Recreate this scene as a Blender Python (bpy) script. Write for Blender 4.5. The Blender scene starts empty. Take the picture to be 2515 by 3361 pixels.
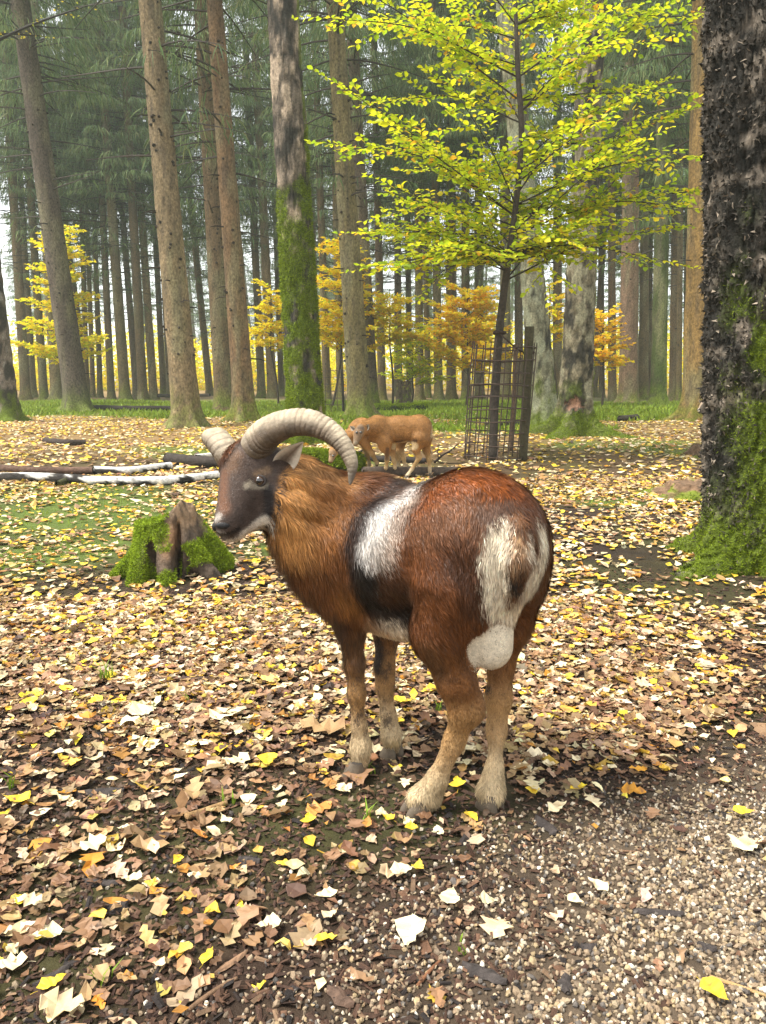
import bpy, math, random
import numpy as np
from mathutils import Vector, Matrix, Quaternion

# ------------------------------------------------------------------ camera
sc = bpy.context.scene
COL = sc.collection
R_ = math.radians
PW, PH, FPX = 2515.0, 3361.0, 2525.0          # photograph size, focal length in its pixels
PITCH, CAMH = R_(9.9), 1.05
cam_d = bpy.data.cameras.new('camera')
cam_d.sensor_fit = 'VERTICAL'
cam_d.sensor_height = 24.0
cam_d.lens = 24.0 * FPX / PH
cam_d.clip_start = 0.05
cam_d.clip_end = 1500
cam = bpy.data.objects.new('camera', cam_d)
COL.objects.link(cam)
cam.location = (0, 0, CAMH)
cam.rotation_euler = (math.pi / 2 - PITCH, 0, 0)
sc.camera = cam
sc.render.resolution_x, sc.render.resolution_y = 766, 1024

# ------------------------------------------------------------------ sky, sun, exposure
SUN_EL, SUN_AZ = R_(60), R_(-105)              # azimuth from +Y towards +X
world = bpy.data.worlds.new('World')
sc.world = world
world.use_nodes = True
wn, wl = world.node_tree.nodes, world.node_tree.links
wn.clear()
sky = wn.new('ShaderNodeTexSky')
sky.sky_type = 'NISHITA'
sky.sun_disc = False
sky.sun_elevation = SUN_EL
sky.sun_rotation = SUN_AZ
sky.air_density = 1.0
sky.dust_density = 1.0
sky.ozone_density = 1.0
hs = wn.new('ShaderNodeHueSaturation')        # an even white overcast
hs.inputs['Saturation'].default_value = 0.15
bg = wn.new('ShaderNodeBackground')
bg.inputs['Strength'].default_value = 0.12
wo = wn.new('ShaderNodeOutputWorld')
wl.new(sky.outputs[0], hs.inputs['Color'])
wl.new(hs.outputs[0], bg.inputs['Color'])
wl.new(bg.outputs[0], wo.inputs['Surface'])
sun_d = bpy.data.lights.new('sun', 'SUN')
sun_d.energy = 2.0
sun_d.angle = R_(18)
sun_d.color = (1.0, 0.95, 0.86)
sun = bpy.data.objects.new('sun', sun_d)
COL.objects.link(sun)
sdir = Vector((math.sin(SUN_AZ) * math.cos(SUN_EL), math.cos(SUN_AZ) * math.cos(SUN_EL), math.sin(SUN_EL)))
sun.rotation_euler = sdir.to_track_quat('Z', 'Y').to_euler()
sun.location = (0, 0, 30)
vs = sc.view_settings
vs.view_transform = 'Standard'
vs.look = 'None'
vs.exposure = 1.88
vs.gamma = 1.0
vs.use_curve_mapping = False
sc.render.engine = 'CYCLES'
sc.cycles.volume_bounces = 0
sc.cycles.max_bounces = 6
sc.cycles.transparent_max_bounces = 8

# ------------------------------------------------------------------ numbers and noise
cP, sP = math.cos(PITCH), math.sin(PITCH)


def ray(px, py):
    x, y = (px - PW / 2) / FPX, -(py - PH / 2) / FPX
    return np.array([x, y * sP + cP, y * cP - sP])


def at(px, py, Y):                             # the point in direction of a pixel at depth Y
    d = ray(px, py)
    return np.array([0, 0, CAMH]) + d * (Y / d[1])


def gp(px, py):                                # the point where that direction meets the ground
    d = ray(px, py)
    p = np.array([0, 0, CAMH]) + d * (-CAMH / d[2])
    p[2] = gz(p[0], p[1])
    return p


def mpp(p):                                    # metres in one photograph pixel at a point
    return (p[1] * cP - (p[2] - CAMH) * sP) / FPX


def to_px(P):
    P = np.atleast_2d(P) - np.array([0, 0, CAMH])
    d = P[:, 1] * cP - P[:, 2] * sP
    u = P[:, 1] * sP + P[:, 2] * cP
    return PW / 2 + P[:, 0] / d * FPX, PH / 2 - u / d * FPX, d


def gz(x, y):
    x = np.asarray(x, float)
    y = np.asarray(y, float)
    far = np.clip((np.hypot(x, y) - 3) / 10, 0, 1)
    return (0.006 * np.sin(2.3 * x + 1.1) * np.sin(1.9 * y + 0.4) + 0.004 * np.sin(5.1 * x - 3.3 * y)
            + far * (0.03 * np.sin(0.7 * x + 0.5 * y) + 0.03 * np.sin(0.43 * x - 0.61 * y + 2)))


def _h(ix, iy, iz, s):
    h = (ix * 374761393 + iy * 668265263 + iz * 1440662683 + s * 974634777) & 0xffffffff
    h = ((h ^ (h >> 13)) * 1274126177) & 0xffffffff
    h = h ^ (h >> 16)
    return (h & 0xffffff) / float(0xffffff) * 2 - 1


def vnoise(p, s=0):
    p = np.asarray(p, float)
    i = np.floor(p).astype(np.int64)
    f = p - i
    u = f * f * (3 - 2 * f)
    r = 0
    for dx in (0, 1):
        wx = u[:, 0] if dx else 1 - u[:, 0]
        for dy in (0, 1):
            wy = u[:, 1] if dy else 1 - u[:, 1]
            for dz in (0, 1):
                wz = u[:, 2] if dz else 1 - u[:, 2]
                r = r + wx * wy * wz * _h(i[:, 0] + dx, i[:, 1] + dy, i[:, 2] + dz, s)
    return r


def fbm(p, o=3, s=0):
    p = np.asarray(p, float)
    r, a = 0, 0.5
    for k in range(o):
        r = r + a * vnoise(p, s + k * 17)
        p = p * 2.03 + 7.1
        a *= 0.5
    return r


def worley(p, s=0):                             # distance to the nearest cell edge, about 0 in cracks
    p = np.asarray(p, float)
    i = np.floor(p).astype(np.int64)
    f1 = np.full(len(p), 9.0)
    f2 = np.full(len(p), 9.0)
    for dx in (-1, 0, 1):
        for dy in (-1, 0, 1):
            for dz in (-1, 0, 1):
                c = [i[:, 0] + dx, i[:, 1] + dy, i[:, 2] + dz]
                q = np.stack([c[k] + .5 + .45 * _h(c[0], c[1], c[2], s + k * 31) for k in range(3)], 1)
                d = np.linalg.norm(p - q, axis=1)
                f2 = np.where(d < f1, f1, np.minimum(f2, d))
                f1 = np.minimum(f1, d)
    return f2 - f1


def sstep(a, b, x):
    t = np.clip((x - a) / (b - a), 0, 1)
    return t * t * (3 - 2 * t)


def mixc(c, d, w):
    return c * (1 - w[:, None]) + np.asarray(d)[None, :] * w[:, None]


def unit(v):
    v = np.asarray(v, float)
    return v / (np.linalg.norm(v, axis=-1, keepdims=True) + 1e-12)


def spline(pts, n):                            # Catmull-Rom through the points (any width)
    P = np.asarray(pts, float)
    P = np.vstack([2 * P[0] - P[1], P, 2 * P[-1] - P[-2]])
    t = np.linspace(0, len(P) - 3 - 1e-6, n)
    i = t.astype(int)
    f = (t - i)[:, None]
    a, b, c, d = P[i], P[i + 1], P[i + 2], P[i + 3]
    return 0.5 * (2 * b + (c - a) * f + (2 * a - 5 * b + 4 * c - d) * f ** 2 + (3 * b - a - 3 * c + d) * f ** 3)


# ------------------------------------------------------------------ objects
def mesh_np(name, V, F, col=None, mat=None, smooth=True, normals=None):
    V = np.asarray(V, np.float32)
    F = np.asarray(F, np.int32)
    me = bpy.data.meshes.new(name)
    k = F.shape[1]
    me.vertices.add(len(V))
    me.vertices.foreach_set('co', V.ravel())
    me.loops.add(F.size)
    me.loops.foreach_set('vertex_index', F.ravel())
    me.polygons.add(len(F))
    me.polygons.foreach_set('loop_start', np.arange(0, F.size, k, dtype=np.int32))
    me.polygons.foreach_set('use_smooth', np.full(len(F), smooth, bool))
    me.update(calc_edges=True)
    if col is not None:
        a = me.color_attributes.new('Col', 'FLOAT_COLOR', 'POINT')
        c = np.ones((len(V), 4), np.float32)
        c[:, :3] = np.clip(col, 0, 1)
        a.data.foreach_set('color', c.ravel())
    if normals is not None:
        me.normals_split_custom_set_from_vertices([tuple(n) for n in np.asarray(normals, float)])
    if mat is not None:
        me.materials.append(mat)
    return me


def obj(name, me, parent=None, loc=None, kind=None):
    o = bpy.data.objects.new(name, me)
    COL.objects.link(o)
    if parent is not None:
        o.parent = parent
    if loc is not None:
        o.location = [float(v) for v in loc]
    if kind:
        o['kind'] = kind
    return o


def tag(o, label, cat, group=None, kind=None):
    o['label'] = label
    o['category'] = cat
    if group:
        o['group'] = group
    if kind:
        o['kind'] = kind
    return o


def thing(name, label, cat, loc, group=None):
    o = bpy.data.objects.new(name, None)
    o.empty_display_size = 0.1
    COL.objects.link(o)
    o.location = [float(v) for v in loc]
    return tag(o, label, cat, group)


def part(name, parent, V, F, col, mat, smooth=True, normals=None, kind=None):   # V in world space
    V = np.asarray(V, float) - np.array(parent_loc(parent))
    return obj(name, mesh_np(name, V, F, col, mat, smooth, normals), parent, kind=kind)


def parent_loc(p):
    l = Vector((0, 0, 0))
    while p is not None:
        l = l + p.location
        p = p.parent
    return l


class Bag:                                     # collects tri/quad pieces into one mesh
    def __init__(s):
        s.V, s.F, s.C, s.n = [], [], [], 0

    def add(s, V, F, C):
        V = np.asarray(V, float)
        F = np.asarray(F, int)
        if F.shape[1] == 3:
            F = np.hstack([F, np.full((len(F), 1), -1)])
        s.V.append(V)
        s.F.append(np.where(F >= 0, F + s.n, -1))
        C = np.asarray(C, float)
        s.C.append(np.tile(C, (len(V), 1)) if C.ndim == 1 else C)
        s.n += len(V)

    def arrays(s):
        V, F, C = np.vstack(s.V), np.vstack(s.F), np.vstack(s.C)
        q = F[:, 3] >= 0
        T = np.vstack([F[~q][:, :3], F[q][:, [0, 1, 2]], F[q][:, [0, 2, 3]]])
        return V, T, C


def grid_faces(n, m, wrap=True):               # n rings of m points
    i, j = np.meshgrid(np.arange(n - 1), np.arange(m if wrap else m - 1), indexing='ij')
    k = (j + 1) % m
    return np.stack([i * m + j, i * m + k, (i + 1) * m + k, (i + 1) * m + j], -1).reshape(-1, 4)


def frames(P):
    T = unit(np.gradient(P, axis=0))
    up = np.array([0, 0, 1.0]) if abs(T[0][2]) < 0.9 else np.array([0, 1.0, 0])
    A = np.zeros_like(T)
    a = unit(np.cross(T[0], up))
    for i in range(len(T)):
        a = unit(a - T[i] * np.dot(a, T[i]))
        A[i] = a
    return T, A, np.cross(T, A)


def tube(P, r, m=8, rough=0.0, seed=0, caps=True, freq=8.0):
    P = np.asarray(P, float)
    n = len(P)
    r = np.broadcast_to(np.asarray(r, float), (n,))
    T, A, B = frames(P)
    th = np.linspace(0, 2 * np.pi, m, endpoint=False)
    D = A[:, None, :] * np.cos(th)[None, :, None] + B[:, None, :] * np.sin(th)[None, :, None]
    rr = np.repeat(r[:, None], m, 1)
    if rough:
        q = (P[:, None, :] + D * rr[..., None]).reshape(-1, 3)
        rr = rr * (1 + rough * fbm(q * freq, 3, seed).reshape(n, m))
    V = (P[:, None, :] + D * rr[..., None]).reshape(-1, 3)
    F = grid_faces(n, m)
    if caps:
        V = np.vstack([V, P[0], P[-1]])
        j = np.arange(m)
        k = (j + 1) % m
        z = np.full(m, -1)
        c0 = np.stack([k, j, np.full(m, n * m), z], 1)
        c1 = np.stack([(n - 1) * m + j, (n - 1) * m + k, np.full(m, n * m + 1), z], 1)
        F = np.vstack([F, c0, c1])
    return V, F


def tri(F):
    F = np.asarray(F)
    if F.shape[1] == 3:
        return F
    q = F[:, 3] >= 0
    return np.vstack([F[~q][:, :3], F[q][:, [0, 1, 2]], F[q][:, [0, 2, 3]]])


# ------------------------------------------------------------------ materials
def M_(name, rough=0.8, spec=0.3, nscale=30.0, namt=0.3, bump=0.0, bscale=60.0, trans=0.0, sheen=0.0, coat=0.0,
       stretch=(1, 1, 1), twoscale=None, metal=0.0):
    m = bpy.data.materials.new(name)
    m.use_nodes = True
    n, l = m.node_tree.nodes, m.node_tree.links
    p = n['Principled BSDF']
    out = n['Material Output']
    a = n.new('ShaderNodeAttribute')
    a.attribute_name = 'Col'
    tc = n.new('ShaderNodeTexCoord')
    mp = n.new('ShaderNodeMapping')
    mp.inputs['Scale'].default_value = stretch
    l.new(tc.outputs['Object'], mp.inputs['Vector'])
    nz = n.new('ShaderNodeTexNoise')
    nz.inputs['Scale'].default_value = nscale
    nz.inputs['Detail'].default_value = 5
    nz.inputs['Roughness'].default_value = 0.65
    l.new(mp.outputs[0], nz.inputs['Vector'])
    mr = n.new('ShaderNodeMapRange')
    mr.inputs['From Min'].default_value = 0.25
    mr.inputs['From Max'].default_value = 0.75
    mr.inputs['To Min'].default_value = 1 - namt
    mr.inputs['To Max'].default_value = 1 + namt
    l.new(nz.outputs['Fac'], mr.inputs['Value'])
    mx = n.new('ShaderNodeVectorMath')
    mx.operation = 'SCALE'
    l.new(a.outputs['Color'], mx.inputs[0])
    l.new(mr.outputs[0], mx.inputs['Scale'])
    l.new(mx.outputs[0], p.inputs['Base Color'])
    p.inputs['Roughness'].default_value = rough
    p.inputs['Specular IOR Level'].default_value = spec
    p.inputs['Metallic'].default_value = metal
    if sheen:
        p.inputs['Sheen Weight'].default_value = sheen
        p.inputs['Sheen Roughness'].default_value = 0.4
    if coat:
        p.inputs['Coat Weight'].default_value = coat
        p.inputs['Coat Roughness'].default_value = 0.1
    if bump:
        bz = n.new('ShaderNodeTexNoise')
        bz.inputs['Scale'].default_value = bscale
        bz.inputs['Detail'].default_value = 6
        bz.inputs['Roughness'].default_value = 0.7
        l.new(mp.outputs[0], bz.inputs['Vector'])
        b = n.new('ShaderNodeBump')
        b.inputs['Strength'].default_value = 1.0
        b.inputs['Distance'].default_value = bump
        l.new(bz.outputs['Fac'], b.inputs['Height'])
        l.new(b.outputs[0], p.inputs['Normal'])
    if trans:
        t = n.new('ShaderNodeBsdfTranslucent')
        l.new(mx.outputs[0], t.inputs['Color'])
        ms = n.new('ShaderNodeMixShader')
        ms.inputs['Fac'].default_value = trans
        l.new(p.outputs[0], ms.inputs[1])
        l.new(t.outputs[0], ms.inputs[2])
        l.new(ms.outputs[0], out.inputs['Surface'])
    return m


MAT = dict(
    soil=M_('soil', 0.85, 0.25, 9, 0.45, 0.012, 45),
    litter=M_('leaf_litter', 0.6, 0.35, 60, 0.22, 0, trans=0.12),
    leaf=M_('living_leaf', 0.5, 0.35, 40, 0.2, 0, trans=0.6),
    needle=M_('spruce_needles', 0.7, 0.2, 3, 0.35, 0, trans=0.4),
    bark=M_('spruce_bark', 0.9, 0.15, 26, 0.75, 0.05, 34, stretch=(1, 1, 0.6)),
    birch=M_('old_birch_bark', 0.85, 0.2, 34, 0.65, 0.025, 60, stretch=(1, 1, 0.8)),
    moss=M_('moss', 0.9, 0.1, 40, 0.4, 0, trans=0.2),
    wood=M_('dead_wood', 0.85, 0.2, 25, 0.5, 0.012, 60),
    stone=M_('gravel', 0.65, 0.35, 90, 0.25, 0.002, 200),
    chip=M_('bark_mulch', 0.75, 0.3, 60, 0.4, 0.003, 150),
    fur=M_('fur', 0.45, 0.3, 60, 0.15, 0, trans=0.08),
    skin=M_('animal_coat', 0.75, 0.2, 90, 0.25, 0.003, 160),
    horn=M_('horn', 0.5, 0.35, 70, 0.25, 0.004, 120),
    hoof=M_('hoof', 0.55, 0.3, 60, 0.3, 0.001, 120),
    eye=M_('eye', 0.06, 0.6, 30, 0.1, 0, coat=1.0),
    nose=M_('nose', 0.5, 0.35, 200, 0.2, 0.0015, 300),
    wire=M_('rusty_wire', 0.7, 0.4, 40, 0.4, 0, metal=0.3),
    grass=M_('grass', 0.6, 0.25, 20, 0.3, 0, trans=0.3),
)
HAZE = 0.0018
# ------------------------------------------------------------------ the ground
rng = np.random.default_rng(7)
GREEN = [gp(*q[:2]).tolist() + [q[2]] for q in (
    (120, 1700, 0.9), (330, 1660, 0.8), (60, 1830, 0.5), (300, 1800, 0.35), (640, 1480, 0.8), (250, 1620, 0.7), (480, 1700, 0.5),
    (1050, 1510, 0.7), (960, 1800, 0.3), (1560, 1420, 1.0), (1800, 1400, 1.2), (1300, 1400, 1.5), (2100, 1470, 0.8), (2200, 1460, 0.7),
    (1900, 1470, 0.5), (2250, 1620, 0.3), (2000, 1640, 0.3), (1100, 1370, 2.0), (1700, 1370, 2.0), (2000, 1370, 1.5), (540, 1470, 0.5))]


def greenness(x, y):
    g = np.zeros(np.shape(x))
    for a, b, _, r in GREEN:
        ry = r * (1 + 0.08 * b)
        g = np.maximum(g, 1 - np.hypot((x - a) / (r * 1.6), (y - b) / ry))
    strip = sstep(19.5, 22.5, y + 1.2 * np.sin(x * 0.9)) * (1 - sstep(34, 42, y))
    q = np.stack([np.ravel(x) * 1.7, np.ravel(y) * 1.7, np.zeros(np.size(x))], 1)
    g = np.clip(np.maximum(g * 1.5, strip) + 0.45 * fbm(q, 3, 3).reshape(np.shape(x)), 0, 1)
    return g


PA, PB, PC = gp(1000, 3361)[:2], gp(1800, 2720)[:2], gp(2515, 2330)[:2]


def path_d(x, y):                              # metres into the gravel path (positive on the path)
    x, y = np.asarray(x, float), np.asarray(y, float)

    def side(A, B):
        d = (B - A) / np.linalg.norm(B - A)
        return (x - A[0]) * d[1] - (y - A[1]) * d[0]
    q = np.stack([np.ravel(x) * 3, np.ravel(y) * 3, np.zeros(np.size(x))], 1)
    return np.minimum(side(PA, PB), side(PB, PC)) + 0.25 * fbm(q, 3, 11).reshape(np.shape(x))


def axis_grid(n, lo, hi, s):
    u = np.linspace(math.asinh(lo / s), math.asinh(hi / s), n)
    return np.sinh(u) * s


gx = axis_grid(230, -220, 220, 2.2)
gy = axis_grid(250, -60, 300, 2.5)
GX, GY = np.meshgrid(gx, gy)
gV = np.stack([GX, GY, gz(GX, GY)], -1).reshape(-1, 3)
gn = fbm(gV * [0.8, 0.8, 0] + 3.3, 4, 5)
gcol = np.tile(np.array([0.032, 0.018, 0.0105]), (len(gV), 1)) * (1 + 0.5 * gn[:, None])
gg = greenness(gV[:, 0], gV[:, 1])
gcol = mixc(gcol, (0.30, 0.19, 0.075), sstep(6, 16, gV[:, 1]) * 0.75)
gcol = mixc(gcol, (0.10, 0.15, 0.02), gg * 0.75)
pd = path_d(gV[:, 0], gV[:, 1])
gcol = mixc(gcol, (0.10, 0.073, 0.048), sstep(-0.1, 0.3, pd) * (gV[:, 1] < 6))
ground = obj('ground', mesh_np('ground', gV, grid_faces(len(gy), len(gx), False), gcol, MAT['soil']), kind='structure')


# ------------------------------------------------------------------ leaves
def leaf_template(w, fold=0.25):               # unit-length leaf lying in XY, stalk end at x=0
    w = np.asarray(w, float)
    n = len(w)
    t = np.linspace(0, 1, n)
    V = np.zeros((n, 3, 3))
    V[:, :, 0] = t[:, None]
    V[:, 0, 1], V[:, 2, 1] = w, -w
    V[:, 0, 2] = V[:, 2, 2] = w * fold
    return V.reshape(-1, 3), grid_faces(n, 3, False)


LEAF = dict(
    birch=leaf_template([0.012, 0.24, 0.40, 0.34, 0.31, 0.20, 0.17, 0.06, 0.01]),
    beech=leaf_template([0.012, 0.27, 0.29, 0.01]),
    oak=leaf_template([0.015, 0.20, 0.12, 0.31, 0.17, 0.30, 0.02], 0.15),
    maple=leaf_template([0.02, 0.34, 0.22, 0.46, 0.20, 0.24, 0.10, 0.01], 0.2),
    plain=leaf_template([0.012, 0.36, 0.30, 0.01]),
    bit=leaf_template([0.02, 0.34, 0.02]),
    small=leaf_template([0.02, 0.36, 0.02]),
)
LEAF['small'] = (np.array([(0, 0, 0), (.45, .36, .10), (1, 0, 0), (.45, -.36, .10)], float), np.array([(0, 2, 1), (0, 3, 2)]))
CREAM, YELLOW, TAN, BROWN, ORANGE, PINK, DARK = [np.array(c) for c in (
    (0.80, 0.67, 0.42), (0.80, 0.55, 0.04), (0.40, 0.255, 0.12), (0.155, 0.078, 0.038), (0.56, 0.25, 0.025), (0.29, 0.165, 0.09), (0.045, 0.026, 0.018))]
PAL = np.stack([CREAM, YELLOW, TAN, BROWN, ORANGE, PINK, DARK])


def rot_mats(yaw, pitch, roll):
    cy, sy, cp, sp, cr, sr = np.cos(yaw), np.sin(yaw), np.cos(pitch), np.sin(pitch), np.cos(roll), np.sin(roll)
    M = np.empty((len(yaw), 3, 3))
    M[:, 0, 0], M[:, 0, 1], M[:, 0, 2] = cy * cp, cy * sp * sr - sy * cr, cy * sp * cr + sy * sr
    M[:, 1, 0], M[:, 1, 1], M[:, 1, 2] = sy * cp, sy * sp * sr + cy * cr, sy * sp * cr - cy * sr
    M[:, 2, 0], M[:, 2, 1], M[:, 2, 2] = -sp, cp * sr, cp * cr
    return M


def stamp(tpl, P, size, Mx, bend=None, rngl=rng, widen=None):     # many copies of one template
    V, F = tpl
    n, k = len(P), len(V)
    Q = np.repeat(V[None], n, 0).copy()
    if widen is not None:
        Q[:, :, 1] *= widen[:, None]
    if bend is not None:
        Q[:, :, 2] += bend[:, None] * ((Q[:, :, 0] - 0.5) ** 2 - 0.08)
    Q[:, :, 0] -= 0.5
    Q = np.einsum('nij,nkj->nki', Mx, Q * np.asarray(size)[:, None, None])
    Q = Q + P[:, None, :]
    FF = (F[None] + (np.arange(n) * k)[:, None, None]).reshape(-1, F.shape[1])
    return Q.reshape(-1, 3), FF


def view_points(n, y0, y1, power=1.0, margin=1.12):                # ground points spread over the wedge in view
    Y = (y0 ** (power + 1) + rng.random(n) * (y1 ** (power + 1) - y0 ** (power + 1))) ** (1 / (power + 1))
    X = (rng.random(n) * 2 - 1) * Y * 0.5 * margin * 1.02 + (rng.random(n) - 0.5) * 0.3
    return X, Y


def lie(n, tilt=0.25):
    return rot_mats(rng.random(n) * 6.283, rng.normal(0, tilt, n), rng.normal(0, tilt, n))


def leaf_colors(n, probs):
    p = np.array(probs) / np.sum(probs)
    c = PAL[rng.choice(len(PAL), n, p=p)]
    u = (rng.random((n, 1)) ** 2) * .7
    c = c * (1 - u) + PAL[rng.choice(len(PAL), n, p=p)] * u
    return np.clip(c * (1 + rng.normal(0, 0.16, (n, 1))) * (1 + rng.normal(0, 0.06, (n, 3))), 0.01, 0.95)


def keep_density(X, Y):                        # thinner on the path, patchy elsewhere
    q = np.stack([X * 1.3, Y * 1.3, np.zeros(len(X))], 1)
    d = 0.9 + 1.4 * fbm(q, 3, 21) + .9 * fbm(q * 4, 2, 23)
    d *= 1 - 0.93 * sstep(-0.35, 0.1, path_d(X, Y)) * (Y < 4)
    d *= 0.22 + 0.78 * sstep(1.75, 2.5, Y + 0.12 * X)
    d *= 1 - 0.45 * greenness(X, Y)
    return rng.random(len(X)) < d


lb = Bag()
for kind, n, y0, y1, pw, sz, probs in (
        ('bit', 15000, 1.0, 3.4, 0.5, 0.021, (.8, .3, 3, 4, .5, 3, 3)),
        ('oak', 5200, 1.0, 3.6, 0.5, 0.040, (.8, .3, 3.5, 4, .5, 3, 2)),
        ('birch', 6500, 1.0, 3.6, 0.6, 0.032, (5, 2.2, 3.5, 2.5, .8, 2, 1.5)),
        ('oak', 1500, 1.0, 3.6, 0.6, 0.060, (3, 1, 4, 3, 1, 3, 1)),
        ('maple', 800, 1.0, 3.6, 0.6, 0.050, (5, 1.5, 3, 1.5, 1, 3, 1)),
        ('beech', 3000, 1.0, 3.6, 0.6, 0.044, (5, 2, 4, 2.5, .8, 2, 1)),
        ('plain', 17000, 3.0, 8.5, 1, 0.042, (6, 5, 3, 1.6, 2, 2, .5)),
        ('beech', 8000, 3.0, 8.5, 1, 0.054, (6, 3, 3, 1.6, 2, 2, .5)),
        ('small', 38000, 6.0, 22, 1, 0.085, (5, 5, 3, 2, 1.6, 1.6, .3))):
    X, Y = view_points(int(n * 1.18), y0, y1, pw, 1.36)
    k = keep_density(X, Y)
    X, Y = X[k], Y[k]
    if y0 > 5:
        k = (Y > 7) | (rng.random(len(Y)) < (Y - 5.9))
        X, Y = X[k], Y[k]
    n = len(X)
    s = sz * rng.uniform(0.6, 1.35, n)
    P = np.stack([X, Y, gz(X, Y) + 0.004 + 0.012 * rng.random(n)], 1)
    V, F = stamp(LEAF[kind], P, s, lie(n, 0.16), rng.normal(0.25, 0.6, n), widen=rng.uniform(0.75, 1.3, n))
    V[:, :2] += rng.normal(0, sz * .035, (len(V), 2))
    V[:, 2] += np.abs(rng.normal(0, sz * .06, len(V)))
    V[:, 2] = np.maximum(V[:, 2], gz(V[:, 0], V[:, 1]) + 0.002)
    c = np.repeat(leaf_colors(n, probs), len(LEAF[kind][0]), 0)
    c = mixc(c, (.16, .08, .04), sstep(.9, 2.0, rng.normal(0, 1, len(c))) * .75)
    old = fbm(np.stack([V[:, 0] * .9, V[:, 1] * .9, 0 * V[:, 0]], 1), 3, 41) + .35 * np.repeat(rng.normal(0, 1, n), len(LEAF[kind][0]))
    c = mixc(c, (.19, .10, .05), sstep(.1, .6, old) * .45)
    lb.add(V, F, c)
V, T, C = lb.arrays()
o = obj('leaf_litter', mesh_np('leaf_litter', V, T, C, MAT['litter'], smooth=False))
tag(o, 'thick carpet of small fallen yellow, cream and brown leaves on the forest floor', 'leaf litter', kind='stuff')

# fallen leaves that show largest, one object each
KINDS = [('birch', CREAM, 'pale cream birch leaf lying flat on the forest floor'),
         ('birch', YELLOW, 'bright yellow birch leaf lying on the forest floor'),
         ('oak', TAN, 'tan lobed oak leaf lying on dark mulch'),
         ('oak', BROWN, 'dark brown lobed oak leaf lying on dark mulch'),
         ('maple', ORANGE, 'orange pointed leaf lying on the forest floor'),
         ('maple', CREAM * 0.95, 'pale cream pointed maple leaf lying on the forest floor'),
         ('maple', PINK, 'dull brown wilted maple leaf lying on dark mulch')]
leaf_meshes = []
for i, (k, c, lab) in enumerate(KINDS):
    row = []
    for j in range(4):
        V, F = LEAF[k]
        V = V.copy()
        V[:, 0] -= 0.5
        V[:, 2] += (0.1 + 0.25 * j / 3) * (V[:, 0] ** 2 - 0.06) + 0.035 * rng.normal(0, 1, len(V))
        V[:, :2] += rng.normal(0, .018, (len(V), 2))
        V[:, 2] += .5 * V[:, 1] * V[:, 0] * rng.normal()
        V[:, 2] -= V[:, 2].min()
        V[:, 1] *= 1 + 0.12 * rng.normal()
        st, sf = tube(np.array([[-0.5, 0, 0.02], [-0.62, 0.02, 0.03], [-0.75, 0.05, 0.01]]), 0.012, 4)
        cc = np.clip(np.tile(c, (len(V), 1)) * (1 + 0.16 * rng.normal(0, 1, (len(V), 1))), 0, 0.92)
        cc = mixc(cc, (.22, .11, .05), sstep(.6, 1.6, rng.normal(0, 1, len(V))) * .7)
        b = Bag()
        b.add(V, F, cc)
        b.add(st, sf, c * 0.6)
        VV, TT, CC = b.arrays()
        row.append(mesh_np('fallen_leaf', VV, TT, CC, MAT['litter'], smooth=False))
    leaf_meshes.append(row)
SPEC = [(1345, 3095, 0, .075), (2450, 2790, 0, .10), (300, 2790, 5, .07), (490, 2790, 2, .085), (1015, 2700, 1, .055), (685, 3160, 1, .04),
        (55, 2650, 1, .075), (90, 2970, 5, .06), (660, 2880, 2, .06), (1070, 2960, 0, .05), (1070, 3110, 1, .045), (1480, 2970, 0, .055),
        (1890, 2970, 0, .04), (1900, 2595, 1, .05), (2080, 2605, 4, .06), (1830, 2660, 0, .06), (1940, 2640, 5, .06), (1750, 2615, 1, .045),
        (1710, 2540, 0, .06), (1550, 2700, 1, .05), (1350, 2735, 1, .04), (1275, 2700, 1, .035), (815, 2640, 0, .055), (270, 2380, 4, .09),
        (150, 3080, 0, .06), (175, 3240, 1, .05), (30, 3180, 5, .06), (640, 2600, 2, .10), (1060, 2400, 2, .15), (750, 2360, 5, .12),
        (470, 2360, 0, .09), (620, 2460, 0, .06), (880, 2510, 1, .07), (1180, 2560, 6, .10), (2440, 2680, 1, .05), (2140, 2690, 6, .05),
        (1960, 2920, 0, .05), (1320, 2880, 0, .05), (1320, 2310, 1, .07), (1410, 2270, 1, .07), (880, 3060, 0, .05), (430, 2900, 0, .05)]
placed = []


def add_leaf(x, y, ki, s):
    o = obj('fallen_leaf', leaf_meshes[ki][int(rng.integers(4))], loc=(x, y, gz(x, y) + 0.010 + 0.004 * rng.random()))
    o.scale = (s, s, s)
    o.rotation_euler = (rng.normal(0, 0.10), rng.normal(0, 0.10), rng.random() * 6.283)
    tag(o, KINDS[ki][2], 'leaf', 'large fallen leaves: ' + KINDS[ki][2].split(' lying')[0])
    placed.append((x, y))


for px, py, ki, s in SPEC:
    p = gp(px, py)
    add_leaf(p[0], p[1], ki, s)
while len(placed) < 298:
    X, Y = view_points(1, 1.15, 3.4, 0.7, 1.0)
    d = 0.9 * (1 - 0.9 * float(sstep(-0.3, 0.15, path_d(X, Y))[0])) * (0.25 + 0.75 * float(sstep(1.6, 2.3, Y)[0]))
    if rng.random() > d or min(math.hypot(X[0] - a, Y[0] - b) for a, b in placed) < 0.05:
        continue
    ki = int(rng.choice(7, p=[.30, .15, .17, .11, .06, .10, .11]))
    add_leaf(X[0], Y[0], ki, float(rng.uniform(0.034, 0.066)))

# ------------------------------------------------------------------ gravel and mulch


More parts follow.
